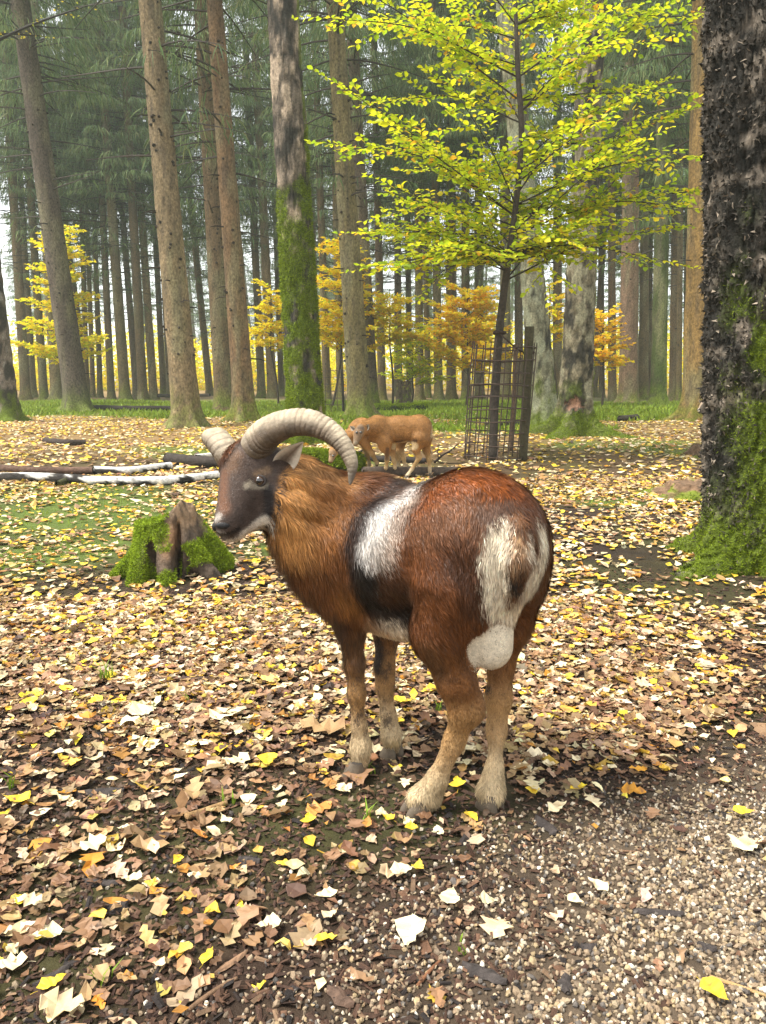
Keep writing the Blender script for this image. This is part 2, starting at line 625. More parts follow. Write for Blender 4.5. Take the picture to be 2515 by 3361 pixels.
def ico():
    t = (1 + 5 ** .5) / 2
    V = unit(np.array([(-1, t, 0), (1, t, 0), (-1, -t, 0), (1, -t, 0), (0, -1, t), (0, 1, t), (0, -1, -t), (0, 1, -t), (t, 0, -1), (t, 0, 1), (-t, 0, -1), (-t, 0, 1)], float))
    F = np.array([(0, 11, 5), (0, 5, 1), (0, 1, 7), (0, 7, 10), (0, 10, 11), (1, 5, 9), (5, 11, 4), (11, 10, 2), (10, 7, 6), (7, 1, 8), (3, 9, 4), (3, 4, 2), (3, 2, 6), (3, 6, 8), (3, 8, 9), (4, 9, 5), (2, 4, 11), (6, 2, 10), (8, 6, 7), (9, 8, 1)])
    return V, F


IV, IF = ico()
X, Y = view_points(150000, 0.98, 3.6, 0.25, 1.5)
pdv = path_d(X, Y)
dens = np.clip(sstep(-0.25, 0.30, pdv) + 0.13 * sstep(2.1, 1.3, Y) + 0.02 * (Y < 2.8), 0, 1)
dens *= 1 - 0.75 * sstep(2.2, 3.4, Y)
dens *= np.clip(0.75 + 0.9 * fbm(np.stack([X * 5, Y * 5, X * 0], 1), 2, 31) + .25 * sstep(.2, .5, pdv), 0.2 + .5 * sstep(.1, .4, pdv), 1)
k = rng.random(len(X)) < dens * np.clip(1.4 / Y, 0, 1) * (0.50 + .6 * sstep(.05, .5, pdv))
X, Y = X[k], Y[k]
n = len(X)
s = rng.uniform(0.0028, 0.0054, n) * np.where(rng.random(n) < .08, 1.35, 1)
stone_pal = np.array([(0.47, 0.40, 0.30), (0.34, 0.26, 0.165), (0.245, 0.175, 0.11), (0.165, 0.12, 0.078), (0.10, 0.085, 0.072), (0.62, 0.56, 0.46), (0.30, 0.22, 0.12)])
c = stone_pal[rng.choice(7, n, p=[.12, .2, .22, .18, .13, .035, .115])] * (1 + rng.normal(0, .12, (n, 1)))
OV = np.array([(1, 0, 0), (-1, 0, 0), (0, 1, 0), (0, -1, 0), (0, 0, 1), (0, 0, -1)], float)
OF = np.array([(0, 2, 4), (2, 1, 4), (1, 3, 4), (3, 0, 4), (2, 0, 5), (1, 2, 5), (3, 1, 5), (0, 3, 5)])
gb = Bag()
for TV, TF, mk_ in ((IV, IF, Y < 1.55), (OV * 1.12, OF, Y >= 1.55)):
    m_ = int(mk_.sum())
    Q = TV[None] * (1 + rng.normal(0, 0.17, (m_, len(TV), 1)))
    Q = Q * rng.uniform(0.6, 1.3, (m_, 1, 3)) * s[mk_][:, None, None]
    Q = np.einsum('nij,nkj->nki', rot_mats(rng.random(m_) * 6.28, rng.random(m_) * 6.28, rng.random(m_) * 6.28), Q)
    Q += np.stack([X, Y, gz(X, Y) + s * 0.55], 1)[mk_][:, None, :]
    gb.add(Q.reshape(-1, 3), (TF[None] + (np.arange(m_) * len(TV))[:, None, None]).reshape(-1, 3), np.repeat(c[mk_], len(TV), 0))
V, T, C = gb.arrays()
o = obj('gravel', mesh_np('gravel', V, T, C, MAT['stone'], smooth=False))
tag(o, 'pale rounded gravel of the path on the dark soil', 'gravel', kind='stuff')

CHIP = (np.array([(0, -.5, 0), (1, -.4, .05), (1.05, .4, 0), (.1, .5, .05), (.15, -.05, .42), (.9, .05, .36)], float),
        np.array([(0, 1, 5), (0, 5, 4), (2, 3, 4), (2, 4, 5), (1, 2, 5), (3, 0, 4)]))
X, Y = view_points(42000, 0.98, 4.2, 0.35, 1.4)
k = rng.random(len(X)) < (0.95 - 0.85 * sstep(0.0, 0.5, path_d(X, Y))) * (1 - 0.55 * sstep(2.4, 4.2, Y))
X, Y = X[k], Y[k]
n = len(X)
L = rng.uniform(0.006, 0.022, n) * np.where(rng.random(n) < .06, 1.8, 1)
V = np.repeat(CHIP[0][None], n, 0) * np.array([1, 0.45, 0.30]) * rng.uniform(0.6, 1.4, (n, 1, 3))
V = np.einsum('nij,nkj->nki', lie(n, 0.3), (V - [0.5, 0, 0.03]) * L[:, None, None]) + np.stack([X, Y, gz(X, Y) + 0.004], 1)[:, None, :]
mp_ = np.array([(0.042, 0.021, 0.013), (0.070, 0.036, 0.021), (0.115, 0.060, 0.034), (0.02, 0.015, 0.013), (0.17, 0.105, 0.06)])
c = mp_[rng.choice(5, n, p=[.3, .3, .2, .13, .07])] * (1 + rng.normal(0, .2, (n, 1)))
o = obj('bark_mulch', mesh_np('bark_mulch', V.reshape(-1, 3), (CHIP[1][None] + (np.arange(n) * 6)[:, None, None]).reshape(-1, 3),
                              np.repeat(c, 6, 0), MAT['chip'], smooth=False))
tag(o, 'dark crumbled bark mulch strewn over the soil', 'mulch', kind='stuff')

# grass and low ground cover
bl = Bag()
X, Y = view_points(190000, 2.2, 34, 0.35, 1.4)
g = greenness(X, Y)
k = (g > 0.45) & (rng.random(len(X)) < (g - 0.3) * np.clip(0.35 + Y / 25, 0, 1)) & (path_d(X, Y) < -0.2)
X, Y = X[k], Y[k]
n = len(X)
far = Y > 15
hgt = np.where(far, rng.uniform(0.05, 0.15, n), rng.uniform(0.02, 0.06, n))
wd = np.where(far, 0.03, 0.0035) * rng.uniform(.6, 1.5, n)
a = rng.random(n) * 6.283
lean = rng.normal(0, 0.5, (n, 2))
B0 = np.stack([X, Y, gz(X, Y) - 0.003], 1)
side = np.stack([np.cos(a), np.sin(a), 0 * a], 1) * wd[:, None]
tip = B0 + np.stack([lean[:, 0] * hgt, lean[:, 1] * hgt, hgt], 1)
V = np.stack([B0 - side, B0 + side, tip], 1).reshape(-1, 3)
c = np.array([0.15, 0.235, 0.022]) * (1 + rng.normal(0, .25, (n, 1))) + rng.random((n, 1)) * np.array([0.09, 0.06, 0.0])
o = obj('grass', mesh_np('grass', V, np.arange(3 * n).reshape(-1, 3), np.repeat(c, 3, 0), MAT['grass'], smooth=False))
tag(o, 'short bright green grass and moss between the fallen leaves', 'grass', kind='stuff')


def grass_tuft(px, py, nb, hh, label):
    p = gp(px, py)
    b = Bag()
    for i in range(nb):
        a = rng.random() * 6.283
        q0 = p + np.array([rng.normal(0, .009), rng.normal(0, .009), -0.002])
        d = np.array([math.cos(a), math.sin(a), 0])
        h = hh * rng.uniform(.5, 1.1)
        pts = np.array([q0, q0 + d * h * .12 + [0, 0, h * .5], q0 + d * h * (.3 + .4 * rng.random()) + [0, 0, h * .9]])
        s = np.cross(d, [0, 0, 1]) * 0.0026
        V = np.vstack([pts[0] - s, pts[0] + s, pts[1] - s, pts[1] + s, pts[2]])
        b.add(V, [(0, 1, 3), (0, 3, 2), (2, 3, 4)], np.array([0.20, 0.30, 0.03]) * rng.uniform(.7, 1.2))
    V, T, C = b.arrays()
    o = obj('grass_tuft', mesh_np('grass_tuft', V - p, T, C, MAT['grass'], smooth=False), loc=p)
    tag(o, label, 'grass', 'green grass tufts growing through the leaves')


for px, py, nb, hh, lab in ((345, 2240, 16, .09, 'tall grass tuft growing through leaves below the mossy stump'),
                            (750, 2640, 6, .05, 'sparse grass blades poking through dark mulch'),
                            (1215, 2530, 8, .045, 'sparse grass blades beside the front hoof of the ram'),
                            (620, 2320, 7, .05, 'sparse grass blades poking through dark mulch'),
                            (1205, 2700, 6, .06, 'sparse grass blades poking through dark mulch'),
                            (330, 3230, 7, .05, 'sparse grass blades poking through dark mulch'),
                            (1530, 3130, 5, .035, 'sparse grass blades poking through dark mulch'),
                            (40, 2600, 6, .07, 'sparse grass blades poking through dark mulch'),
                            (1435, 2330, 8, .06, 'sparse grass blades between the hind legs of the ram')):
    grass_tuft(px, py, nb, hh, lab)


# bark pieces, sticks
def bark_piece(px, py, L, w, ang, col, label, name='bark_piece'):
    p = gp(px, py)
    n = 9
    t = np.linspace(0, 1, n)
    ww = w * np.array([.35, .7, .9, 1, .95, 1, .85, .7, .3]) * (1 + rng.normal(0, .12, n))
    rows = []
    for i in range(n):
        off = rng.normal(0, w * .06)
        for s_, zz in ((-.5, 0), (-.25, .22), (.0, .30), (.25, .2), (.5, 0.02), (.25, -.02), (-.25, -.02)):
            rows.append(((t[i] - .5) * L, s_ * ww[i] + off, (zz * w + rng.normal(0, .02) * w) + 0.003))
    V = np.array(rows)
    ca, sa = math.cos(ang), math.sin(ang)
    V = np.stack([V[:, 0] * ca - V[:, 1] * sa, V[:, 0] * sa + V[:, 1] * ca, V[:, 2]], 1)
    C = np.tile(np.array(col), (len(V), 1)) * (1 + rng.normal(0, .18, (len(V), 1)))
    F = grid_faces(n, 7)
    e0 = [(0, 1, 2, 3), (0, 3, 4, 6)]
    o = obj(name, mesh_np(name, V, F, C, MAT['chip'], smooth=False), loc=p)
    tag(o, label, 'bark', 'bark pieces lying on the ground')


DK, MB, LB = (.045, .036, .032), (.10, .06, .04), (.24, .14, .08)
for a in ((1795, 2715, .075, .035, -1.0, DK, 'broad blackish bark piece beside the hind hoof of the ram'),
          (1590, 3205, .085, .030, -.5, DK, 'blackish bark slab lying on pale gravel'),
          (1855, 3235, .045, .026, 1.4, DK, 'small square blackish bark piece lying on pale gravel'),
          (2160, 2995, .10, .022, -.1, DK, 'long dark bark strip lying on pale gravel'),
          (1930, 3110, .035, .02, .1, DK, 'short dark bark chip lying on gravel'),
          (2320, 3110, .035, .022, -.4, DK, 'short dark bark chip lying on gravel'),
          (760, 3170, .075, .014, .85, LB, 'reddish brown splinter of bark lying on mulch'),
          (380, 2980, .05, .035, .3, DK, 'blackish bark flake among brown oak leaves'),
          (1120, 3290, .06, .03, -.7, MB, 'brown bark piece lying on pale gravel'),
          (820, 2830, .05, .035, -.2, DK, 'blackish bark flake lying on dark mulch'),
          (190, 3190, .09, .016, .8, DK, 'long dark bark strip lying on mulch'),
          (330, 2895, .08, .022, -.1, DK, 'long dark bark strip lying on mulch'),
          (1860, 2400, .12, .03, .1, DK, 'long dark bark strip among yellow leaves'),
          (600, 2240, .22, .04, .05, MB, 'long flat brown bark slab among yellow leaves'),
          (225, 2095, .13, .045, .35, LB, 'light brown wood slab among yellow leaves'),
          (330, 2610, .12, .04, .1, DK, 'broad dark bark slab among tan leaves'),
          (1560, 2690, .05, .02, 1.2, MB, 'brown bark chip by the hind hoof of the ram'),
          (1480, 2030, .1, .03, .1, DK, 'dark bark strip among yellow leaves'),
          (2040, 2270, .1, .02, -.1, MB, 'brown bark strip among yellow leaves')):
    bark_piece(*a)


def stick(pts, r, col, label, name='stick', m=6, group='sticks lying on the ground', mat='wood', cat='stick'):
    P = np.array([gp(*q[:2]) + [0, 0, r * .9 + (q[2] if len(q) > 2 else 0)] for q in pts])
    S = spline(P, 6 * len(P))
    rr = r * np.linspace(1, .7, len(S))
    V, F = tube(S, rr, m, 0.25, int(rng.integers(999)), freq=25)
    C = np.tile(np.array(col), (len(V), 1)) * (1 + rng.normal(0, .12, (len(V), 1)))
    base = P[0] * [1, 1, 0]
    o = obj(name, mesh_np(name, V - base, tri(F), C, MAT[mat]), loc=base)
    return tag(o, label, cat, group)


for pts, r, c, lab in (
        ([(610, 2690), (680, 2665), (745, 2640)], .010, (.36, .22, .10), 'thick light brown stick lying on dark mulch'),
        ([(615, 3335), (700, 3270), (780, 3225)], .005, (.20, .12, .07), 'thin curved brown twig at the edge of the gravel'),
        ([(1450, 2640), (1475, 2625), (1500, 2605)], .004, (.28, .12, .06), 'short reddish twig between the hind hooves of the ram'),
        ([(1370, 3250), (1410, 3200), (1445, 3165)], .004, (.22, .1, .05), 'thin reddish twig lying on gravel'),
        ([(1500, 3020), (1560, 3025), (1590, 2960), (1570, 2880)], .002, (.12, .07, .05), 'thin bent dark twig lying on gravel'),
        ([(560, 2140), (700, 2130), (800, 2120)], .004, (.5, .42, .34), 'bare pale stick lying below the mossy stump'),
        ([(1840, 2230), (1980, 2245), (2090, 2260)], .006, (.12, .08, .06), 'long dark stick lying among yellow leaves'),
        ([(200, 2820), (235, 2760), (250, 2700)], .002, (.1, .07, .05), 'thin bent dark twig lying on mulch'),
        ([(2020, 2790), (2100, 2795)], .003, (.25, .15, .09), 'short thin twig lying on gravel'),
        ([(0, 2600), (60, 2590)], .003, (.5, .4, .3), 'short pale twig lying on mulch'),
        ([(1890, 2595), (1920, 2580)], .003, (.45, .3, .16), 'short light brown twig lying on gravel'),
        ([(2330, 3210), (2420, 3240), (2515, 3275)], .004, (.42, .27, .12), 'yellowish brown twig lying on gravel')):
    stick(pts, r, c, lab)
# ------------------------------------------------------------------ trees
def blades_on(V, F, mask, n, ln, wd, col, seed, lift=0.6, tint=(.10, .12, 0)):        # moss or needle blades standing on a surface
    r = np.random.default_rng(seed)
    T = tri(F)
    a, b, c = V[T[:, 0]], V[T[:, 1]], V[T[:, 2]]
    nr = np.cross(b - a, c - a)
    ar = np.linalg.norm(nr, axis=1)
    w = ar * np.clip(mask[T].mean(1), 0, 1)
    if w.sum() <= 0:
        return None
    i = r.choice(len(T), n, p=w / w.sum())
    u, v = r.random(n), r.random(n)
    f = u + v > 1
    u[f], v[f] = 1 - u[f], 1 - v[f]
    P = a[i] + (b - a)[i] * u[:, None] + (c - a)[i] * v[:, None]
    N = unit(nr[i])
    rd = unit(r.normal(0, 1, (n, 3)))
    D = unit(N * lift + rd * 0.6 + np.array([0, 0, -0.15]))
    S = unit(np.cross(D, r.normal(0, 1, (n, 3)))) * wd
    L = ln * r.uniform(.5, 1.3, n)[:, None]
    W = np.stack([P - S - N * .002, P + S - N * .002, P + D * L], 1).reshape(-1, 3)
    C = np.asarray(col) * (1 + r.normal(0, .3, (n, 1))) + r.random((n, 1)) ** 2 * np.array(tint)
    return W, np.arange(3 * n).reshape(-1, 3), np.repeat(np.clip(C, .005, 1), 3, 0)


def trunk_surface(base, axis, L, r0, r1, nz=60, nt=36, flare=0.5, fh=0.35, roots=5, rootamp=0.6, rough=0.04, rfreq=9.0, seed=0, zpow=1.7,
                  bend=0.0, ph=None, plates=None):
    r = np.random.default_rng(seed)
    t = np.linspace(0, 1, nz) ** zpow
    z = t * L
    th = np.linspace(0, 2 * np.pi, nt, endpoint=False)
    ph = r.random() * 6.28 if ph is None else ph
    Z, TH = np.meshgrid(z, th, indexing='ij')
    lob = np.clip(np.cos((TH - ph) * roots / 1.0 + 0.8 * np.sin(TH * 2 + ph)), -1, 1)
    lob = ((lob + 1) / 2) ** 2.2 * (0.6 + 0.6 * ((np.sin(TH * 1.0 + ph * 3) + 1) / 2))
    e = np.exp(-Z / fh)
    rad = r0 + (r1 - r0) * (Z / L) ** 0.85
    rad = rad * (1 + flare * e * 0.6) + r0 * rootamp * lob * np.exp(-Z / (fh * 0.55)) * 1.6
    rad = rad + r0 * 0.05 * np.cos(roots * (TH - ph)) * np.exp(-Z / (fh * 4))
    D = np.stack([np.cos(TH), np.sin(TH), 0 * TH], -1)
    ax = np.array([0, 0, 1.0])[None, None] * Z[..., None] + (axis * L - np.array([0, 0, L]))[None, None] * (Z / L)[..., None]
    ax = ax + np.array([1.0, 0.3, 0])[None, None] * (bend * np.sin(Z / L * math.pi))[..., None]
    V = base + ax + D * rad[..., None]
    q = V.reshape(-1, 3)
    dn = fbm(q * [rfreq, rfreq, rfreq * .45] + seed * 3.1, 4, seed)
    rad = rad + rad * rough * 2 * dn.reshape(rad.shape)
    if plates is not None:                     # bark broken into plates by cracks
        wp = worley(q * plates[0] + .6 * np.stack([dn, dn, dn], 1) + seed, seed)
        rad = rad + (plates[1] * (sstep(.02, .35, wp) - .5)).reshape(rad.shape)
        dn = dn + .22 * (sstep(.02, .30, wp) - .6)
    V = (base + ax + D * rad[..., None]).reshape(-1, 3)
    V[:nt, 2] = base[2] - 0.04
    return V, grid_faces(nz, nt), Z.ravel(), TH.ravel(), dn


def lean_axis(base, px, py):
    top = at(px, py, base[1])
    return unit(top - base)


GREENM = np.array((0.15, 0.205, 0.018))


def crown_mesh(seed, H=20.0, dens=1.0):
    r = np.random.default_rng(seed)
    segs, sprays, SC = [], [], []
    for zi in np.arange(-3.5, H, 0.42):
        alive = zi > 0.3 or r.random() < 0.25
        for b in range(int(r.integers(4, 7)) if zi > 0 else int(r.integers(1, 4))):
            az = r.random() * 6.283
            zz = max(zi, 0)
            Lb = (2.7 * (1 - zz / (H + 1)) ** .8 + .25) * r.uniform(.65, 1.15) * (1 if zi > 0 else .7)
            o = np.array([math.cos(az), math.sin(az), 0])
            p = np.array([-o[1], o[0], 0])
            dr = r.uniform(.15, .45)
            s = np.linspace(0, 1, 6)
            path = np.array([0, 0, zi + r.uniform(-.2, .2)]) + o * (s * Lb)[:, None] + np.array([0, 0, 1]) * (Lb * (.10 * s - dr * s ** 2 + .12 * s ** 3))[:, None]
            for q in range(5):
                segs.append((path[q], path[q + 1], .028 * (1 - s[q] * .8)))
            n = int((78 if alive else 3) * Lb * dens * (.45 + .55 * min(1, max(zi, 0) / 3.5)))
            ss = r.uniform(.12, 1, n) ** .8
            pos = np.stack([np.interp(ss, s, path[:, c]) for c in range(3)], 1)
            lat = r.uniform(-1, 1, n) * .38 * Lb * (1.05 - ss * .75)
            pos = pos + p * lat[:, None] + o * np.abs(lat)[:, None] * .5 - np.array([0, 0, 1]) * (np.abs(lat) * .25)[:, None]
            ln = r.uniform(.16, .48, n)
            dv = unit(np.array([0, 0, -1.0]) + o * .45 + p * np.sign(lat)[:, None] * .3 + r.normal(0, .3, (n, 3)))
            for k in range(n):
                sprays.append((pos[k], dv[k], ln[k]))
    P = np.array([a[0] for a in sprays])
    D = np.array([a[1] for a in sprays])
    Ln = np.array([a[2] for a in sprays])[:, None]
    n = len(P)
    S = unit(np.cross(D, r.normal(0, 1, (n, 3)))) * r.uniform(.007, .018, (n, 1))
    m1 = P + D * Ln * .45
    e = P + D * Ln + np.array([0, 0, -.06])
    V = np.stack([P - S * .5, P + S * .5, m1 + S, m1 - S, e], 1).reshape(-1, 3)
    i = np.arange(n)[:, None] * 5
    T = np.vstack([i + [0, 1, 2], i + [0, 2, 3], i + [3, 2, 4]])
    pal = np.array([(.088, .145, .050), (.135, .195, .066), (.165, .215, .084), (.105, .165, .076), (.18, .20, .078)])
    C = np.repeat(pal[r.choice(5, n)] * (1 + r.normal(0, .2, (n, 1))), 5, 0)
    A = np.array([s[0] for s in segs])
    B = np.array([s[1] for s in segs])
    w = np.array([s[2] for s in segs])[:, None]
    sd = unit(np.cross(B - A, [0, 0, 1])) * w
    up = np.array([0, 0, 1]) * w
    V2 = np.stack([A - sd, A + sd, A + up * 1.6, B - sd * .8, B + sd * .8, B + up * 1.3], 1).reshape(-1, 3)
    j = np.arange(len(A))[:, None] * 6 + len(V)
    T2 = np.vstack([j + [0, 1, 4], j + [0, 4, 3], j + [1, 2, 5], j + [1, 5, 4], j + [2, 0, 3], j + [2, 3, 5]])
    return mesh_np('crown', np.vstack([V, V2]), np.vstack([T, T2]), np.vstack([C, np.tile((.07, .055, .045), (len(V2), 1))]), MAT['needle'], smooth=False)


CROWNS = [crown_mesh(100 + i, 12 + i, 0.6) for i in range(5)]
CROWNS_THIN = [crown_mesh(200 + i, 11 + i, 0.3) for i in range(2)]


def stubs(V, Z, TH, n, z0, z1, seed, base, axis, r_at, size):     # knots and broken branch stubs
    r = np.random.default_rng(seed)
    b = Bag()
    for i in range(n):
        z = r.uniform(z0, z1)
        a = r.random() * 6.283
        d = np.array([math.cos(a), math.sin(a), -0.05])
        c = base + axis * z + d * r_at(z) * .93
        L = size * r.uniform(.5, 1.4) * (1 if r.random() < .8 else 4.5)
        s = size * r.uniform(.3, .55) if L < size * 2 else size * .22
        v, f = tube(np.array([c, c + d * L * .6, c + d * L + [0, 0, -.1 * L]]), [s * 1.3, s, s * .35], 5)
        b.add(v, f, np.array((.045, .034, .026)) * r.uniform(.7, 1.4))
    return b.arrays()


def spruce(base, axis, r0, r1, label, seed, H=30.0, crown_z=9.0, group=None, col=(.20, .145, .095), moss=0.35, nz=60, nt=28, flare=.45, rootamp=.35,
           nst=0, name='spruce_tree', fh=.3, cat='tree', mossz=0.9, sidemoss=0.15, rough=.03):
    t = thing(name, label, cat, base, group)
    V, F, Z, TH, dn = trunk_surface(base, axis, H * .62, r0, r1, nz, nt, flare, fh, 5, rootamp, rough, 7, seed)
    C = np.tile(np.array(col), (len(V), 1)) * (1 + .55 * dn[:, None] + .12 * np.sin(seed))
    blot = fbm(V * [3, 3, 1.1] + seed, 3, seed + 5)
    C = mixc(C, (.23, .21, .12), sstep(.05, .35, blot) * .6)
    C = mixc(C, (.09, .07, .05), sstep(.0, .3, fbm(V * [16, 16, 5] + seed, 3, seed + 8)) * .6)
    side = (np.cos(TH - 0.2) + 1) / 2
    mk = np.clip(sstep(mossz, .1, Z + .5 * blot) * (moss + .35) + sidemoss * side * sstep(-.2, .2, blot) * sstep(7, 2, Z), 0, 1)
    C = mixc(C, GREENM, mk * .75 * sstep(-.45, .1, fbm(V * 9 + seed, 3, seed + 2)))
    tr = part('trunk', t, V, F, C, MAT['bark'])
    if nst:
        L = H * .62
        part('branch_stubs', tr, *stubs(V, Z, TH, nst, 1.0, 9.0, seed + 1, base, axis, lambda z: r0 + (r1 - r0) * (z / L) ** .85, .062), MAT['bark'], smooth=False, kind='stuff')
    cr = obj('crown', CROWNS_THIN[seed % 2] if base[1] < 24 else CROWNS[seed % 5], t, loc=axis * crown_z)
    q = Vector((0, 0, 1)).rotation_difference(Vector(axis))
    cr.rotation_mode = 'QUATERNION'
    cr.rotation_quaternion = q @ Quaternion((0, 0, 1), seed * 1.7)
    return t


def spruce_px(bx, by, tx, w0, w1, label, seed, ty=0, **kw):
    b = gp(bx, by)
    ax = lean_axis(b, tx, ty)
    m = mpp(b)
    Lp = np.linalg.norm(at(tx, ty, b[1]) - b)
    H = kw.get('H', 30.0)
    r0 = w0 / 2 * m
    rt = w1 / 2 * m
    L = H * .62
    r1 = max(r0 + (rt - r0) / ((Lp / L) ** .85), r0 * .35)
    return spruce(b, ax, r0, r1, label, seed, **kw)


spruce_px(258, 1352, 66, 78, 56, 'dark grey spruce leaning left beside the grass strip', 1, col=(.10, .078, .062), nst=80, rootamp=.5, moss=.5)
spruce_px(615, 1400, 492, 92, 66, 'stout grey brown spruce with mossy foot beyond the birch logs', 2, col=(.205, .152, .085), nst=90, rootamp=.55, moss=.3, nt=40, nz=90)
spruce_px(738, 1352, 660, 62, 46, 'spruce with brown bark touching the stouter spruce beside it', 3, col=(.165, .112, .062), nst=70, rootamp=.5, moss=.6)
spruce_px(806, 1388, 704, 72, 48, 'warm brown spruce with spreading mossy roots beside its twin', 4, col=(.215, .135, .072), nst=70, rootamp=.7, moss=.7, nt=40)
spruce_px(1183, 1372, 1098, 80, 50, 'tall pale spruce with mossy foot behind the ewes', 5, col=(.205, .165, .075), nst=70, rootamp=.55, moss=.7, nt=40)
spruce_px(1222, 1335, 1150, 44, 34, 'dark slim spruce close behind the tall pale spruce', 6, col=(.12, .09, .06), nst=20, moss=.8)
spruce_px(2063, 1330, 2075, 62, 44, 'brown spruce standing beyond the mossy old birch', 7, col=(.20, .13, .085), nst=25, moss=.6)
spruce_px(2160, 1338, 2188, 50, 40, 'dark green algae covered slender trunk in the far stand', 8, col=(.05, .065, .02), nst=0, moss=.9, sidemoss=.9, rootamp=.6)
spruce_px(2285, 1385, 2310, 88, 62, 'broad ochre brown spruce with long root beside the lying sheep', 9, col=(.26, .165, .06), nst=10, moss=.5, rootamp=.9, sidemoss=.35, nt=48)
k = 10
FAR = [(86, 1312, 5, 40), (112, 1308, 30, 26), (145, 1312, 60, 34), (186, 1313, 110, 46), (286, 1306, 250, 22), (306, 1304, 262, 20), (330, 1306, 285, 22), (366, 1310, 305, 30),
       (412, 1312, 318, 44), (470, 1312, 400, 40), (505, 1308, 420, 34), (538, 1304, 470, 26), (558, 1306, 490, 24), (690, 1300, 560, 30), (860, 1306, 800, 34), (895, 1308, 830, 40), (925, 1300, 880, 26),
       (1075, 1318, 1030, 34), (1118, 1318, 1085, 30), (1255, 1312, 1225, 34), (1312, 1296, 1300, 24), (1345, 1296, 1330, 26), (1378, 1312, 1370, 36), (1405, 1306, 1385, 26), (1440, 1316, 1420, 36),
       (1482, 1314, 1470, 40), (1530, 1316, 1525, 38), (1575, 1310, 1570, 40), (1660, 1318, 1655, 46), (1830, 1310, 1830, 40), (2010, 1316, 2005, 34), (1975, 1305, 1970, 26),
       (2112, 1312, 2122, 40), (2132, 1306, 2140, 22), (2210, 1318, 2228, 36), (2228, 1320, 2240, 24), (2250, 1310, 2260, 20), (1705, 1314, 1695, 36)]
for bx, by, tx, w in FAR:
    spruce_px(bx, by, tx, w * .80, w * .56, 'slender brown spruce in the distant stand above yellow undergrowth', k, group='spruces of the distant stand', col=tuple(np.array((.16, .108, .06)) * rng.uniform(.6, 1.3) * np.array((1, rng.uniform(.95, 1.12), 1))),
              nz=34, nt=14, nst=14, moss=.5 if k % 3 == 0 else .1, crown_z=float(rng.uniform(7.5, 11)), H=28)
    k += 1
r3 = np.random.default_rng(33)
spots = []
while len(spots) < 14:
    Y = r3.uniform(38.5, 48)
    px = r3.uniform(-350, 2870)
    x = (px - PW / 2) / FPX * Y
    if 230 < px < 560 and r3.random() < .65 and Y > 46:
        continue
    if min([math.hypot(x - a, Y - b) for a, b in spots] + [9]) < 2.3:
        continue
    spots.append((x, Y))
while len(spots) < 54:
    Y = r3.uniform(78, 112)
    x = (r3.uniform(-250, 2770) - PW / 2) / FPX * Y
    if min([math.hypot(x - a, Y - b) for a, b in spots]) > 2.6:
        spots.append((x, Y))
while len(spots) < 70:                         # the stand goes on to either side
    Y = r3.uniform(34, 50)
    px = r3.uniform(-800, -60) if len(spots) < 58 else r3.uniform(2570, 3300)
    x = (px - PW / 2) / FPX * Y
    if min([math.hypot(x - a, Y - b) for a, b in spots]) > 2.2:
        spots.append((x, Y))
for x, Y in spots:
    b = np.array([x, Y, float(gz(x, Y))])
    ax = unit(np.array([x * .0016 * 1.0 - .02, 0, 1]) + r3.normal(0, .012, 3) * [1, 1, 0])
    spruce(b, ax, r3.uniform(.16, .27), r3.uniform(.10, .15), 'thin spruce deep in the hazy background of the forest', k, group='spruces deep in the background', nz=24, nt=10,
           crown_z=float(r3.uniform(6.5, 9) if Y < 60 else r3.uniform(3.5, 8)), H=27, col=(.14, .10, .075), moss=.1)
    k += 1
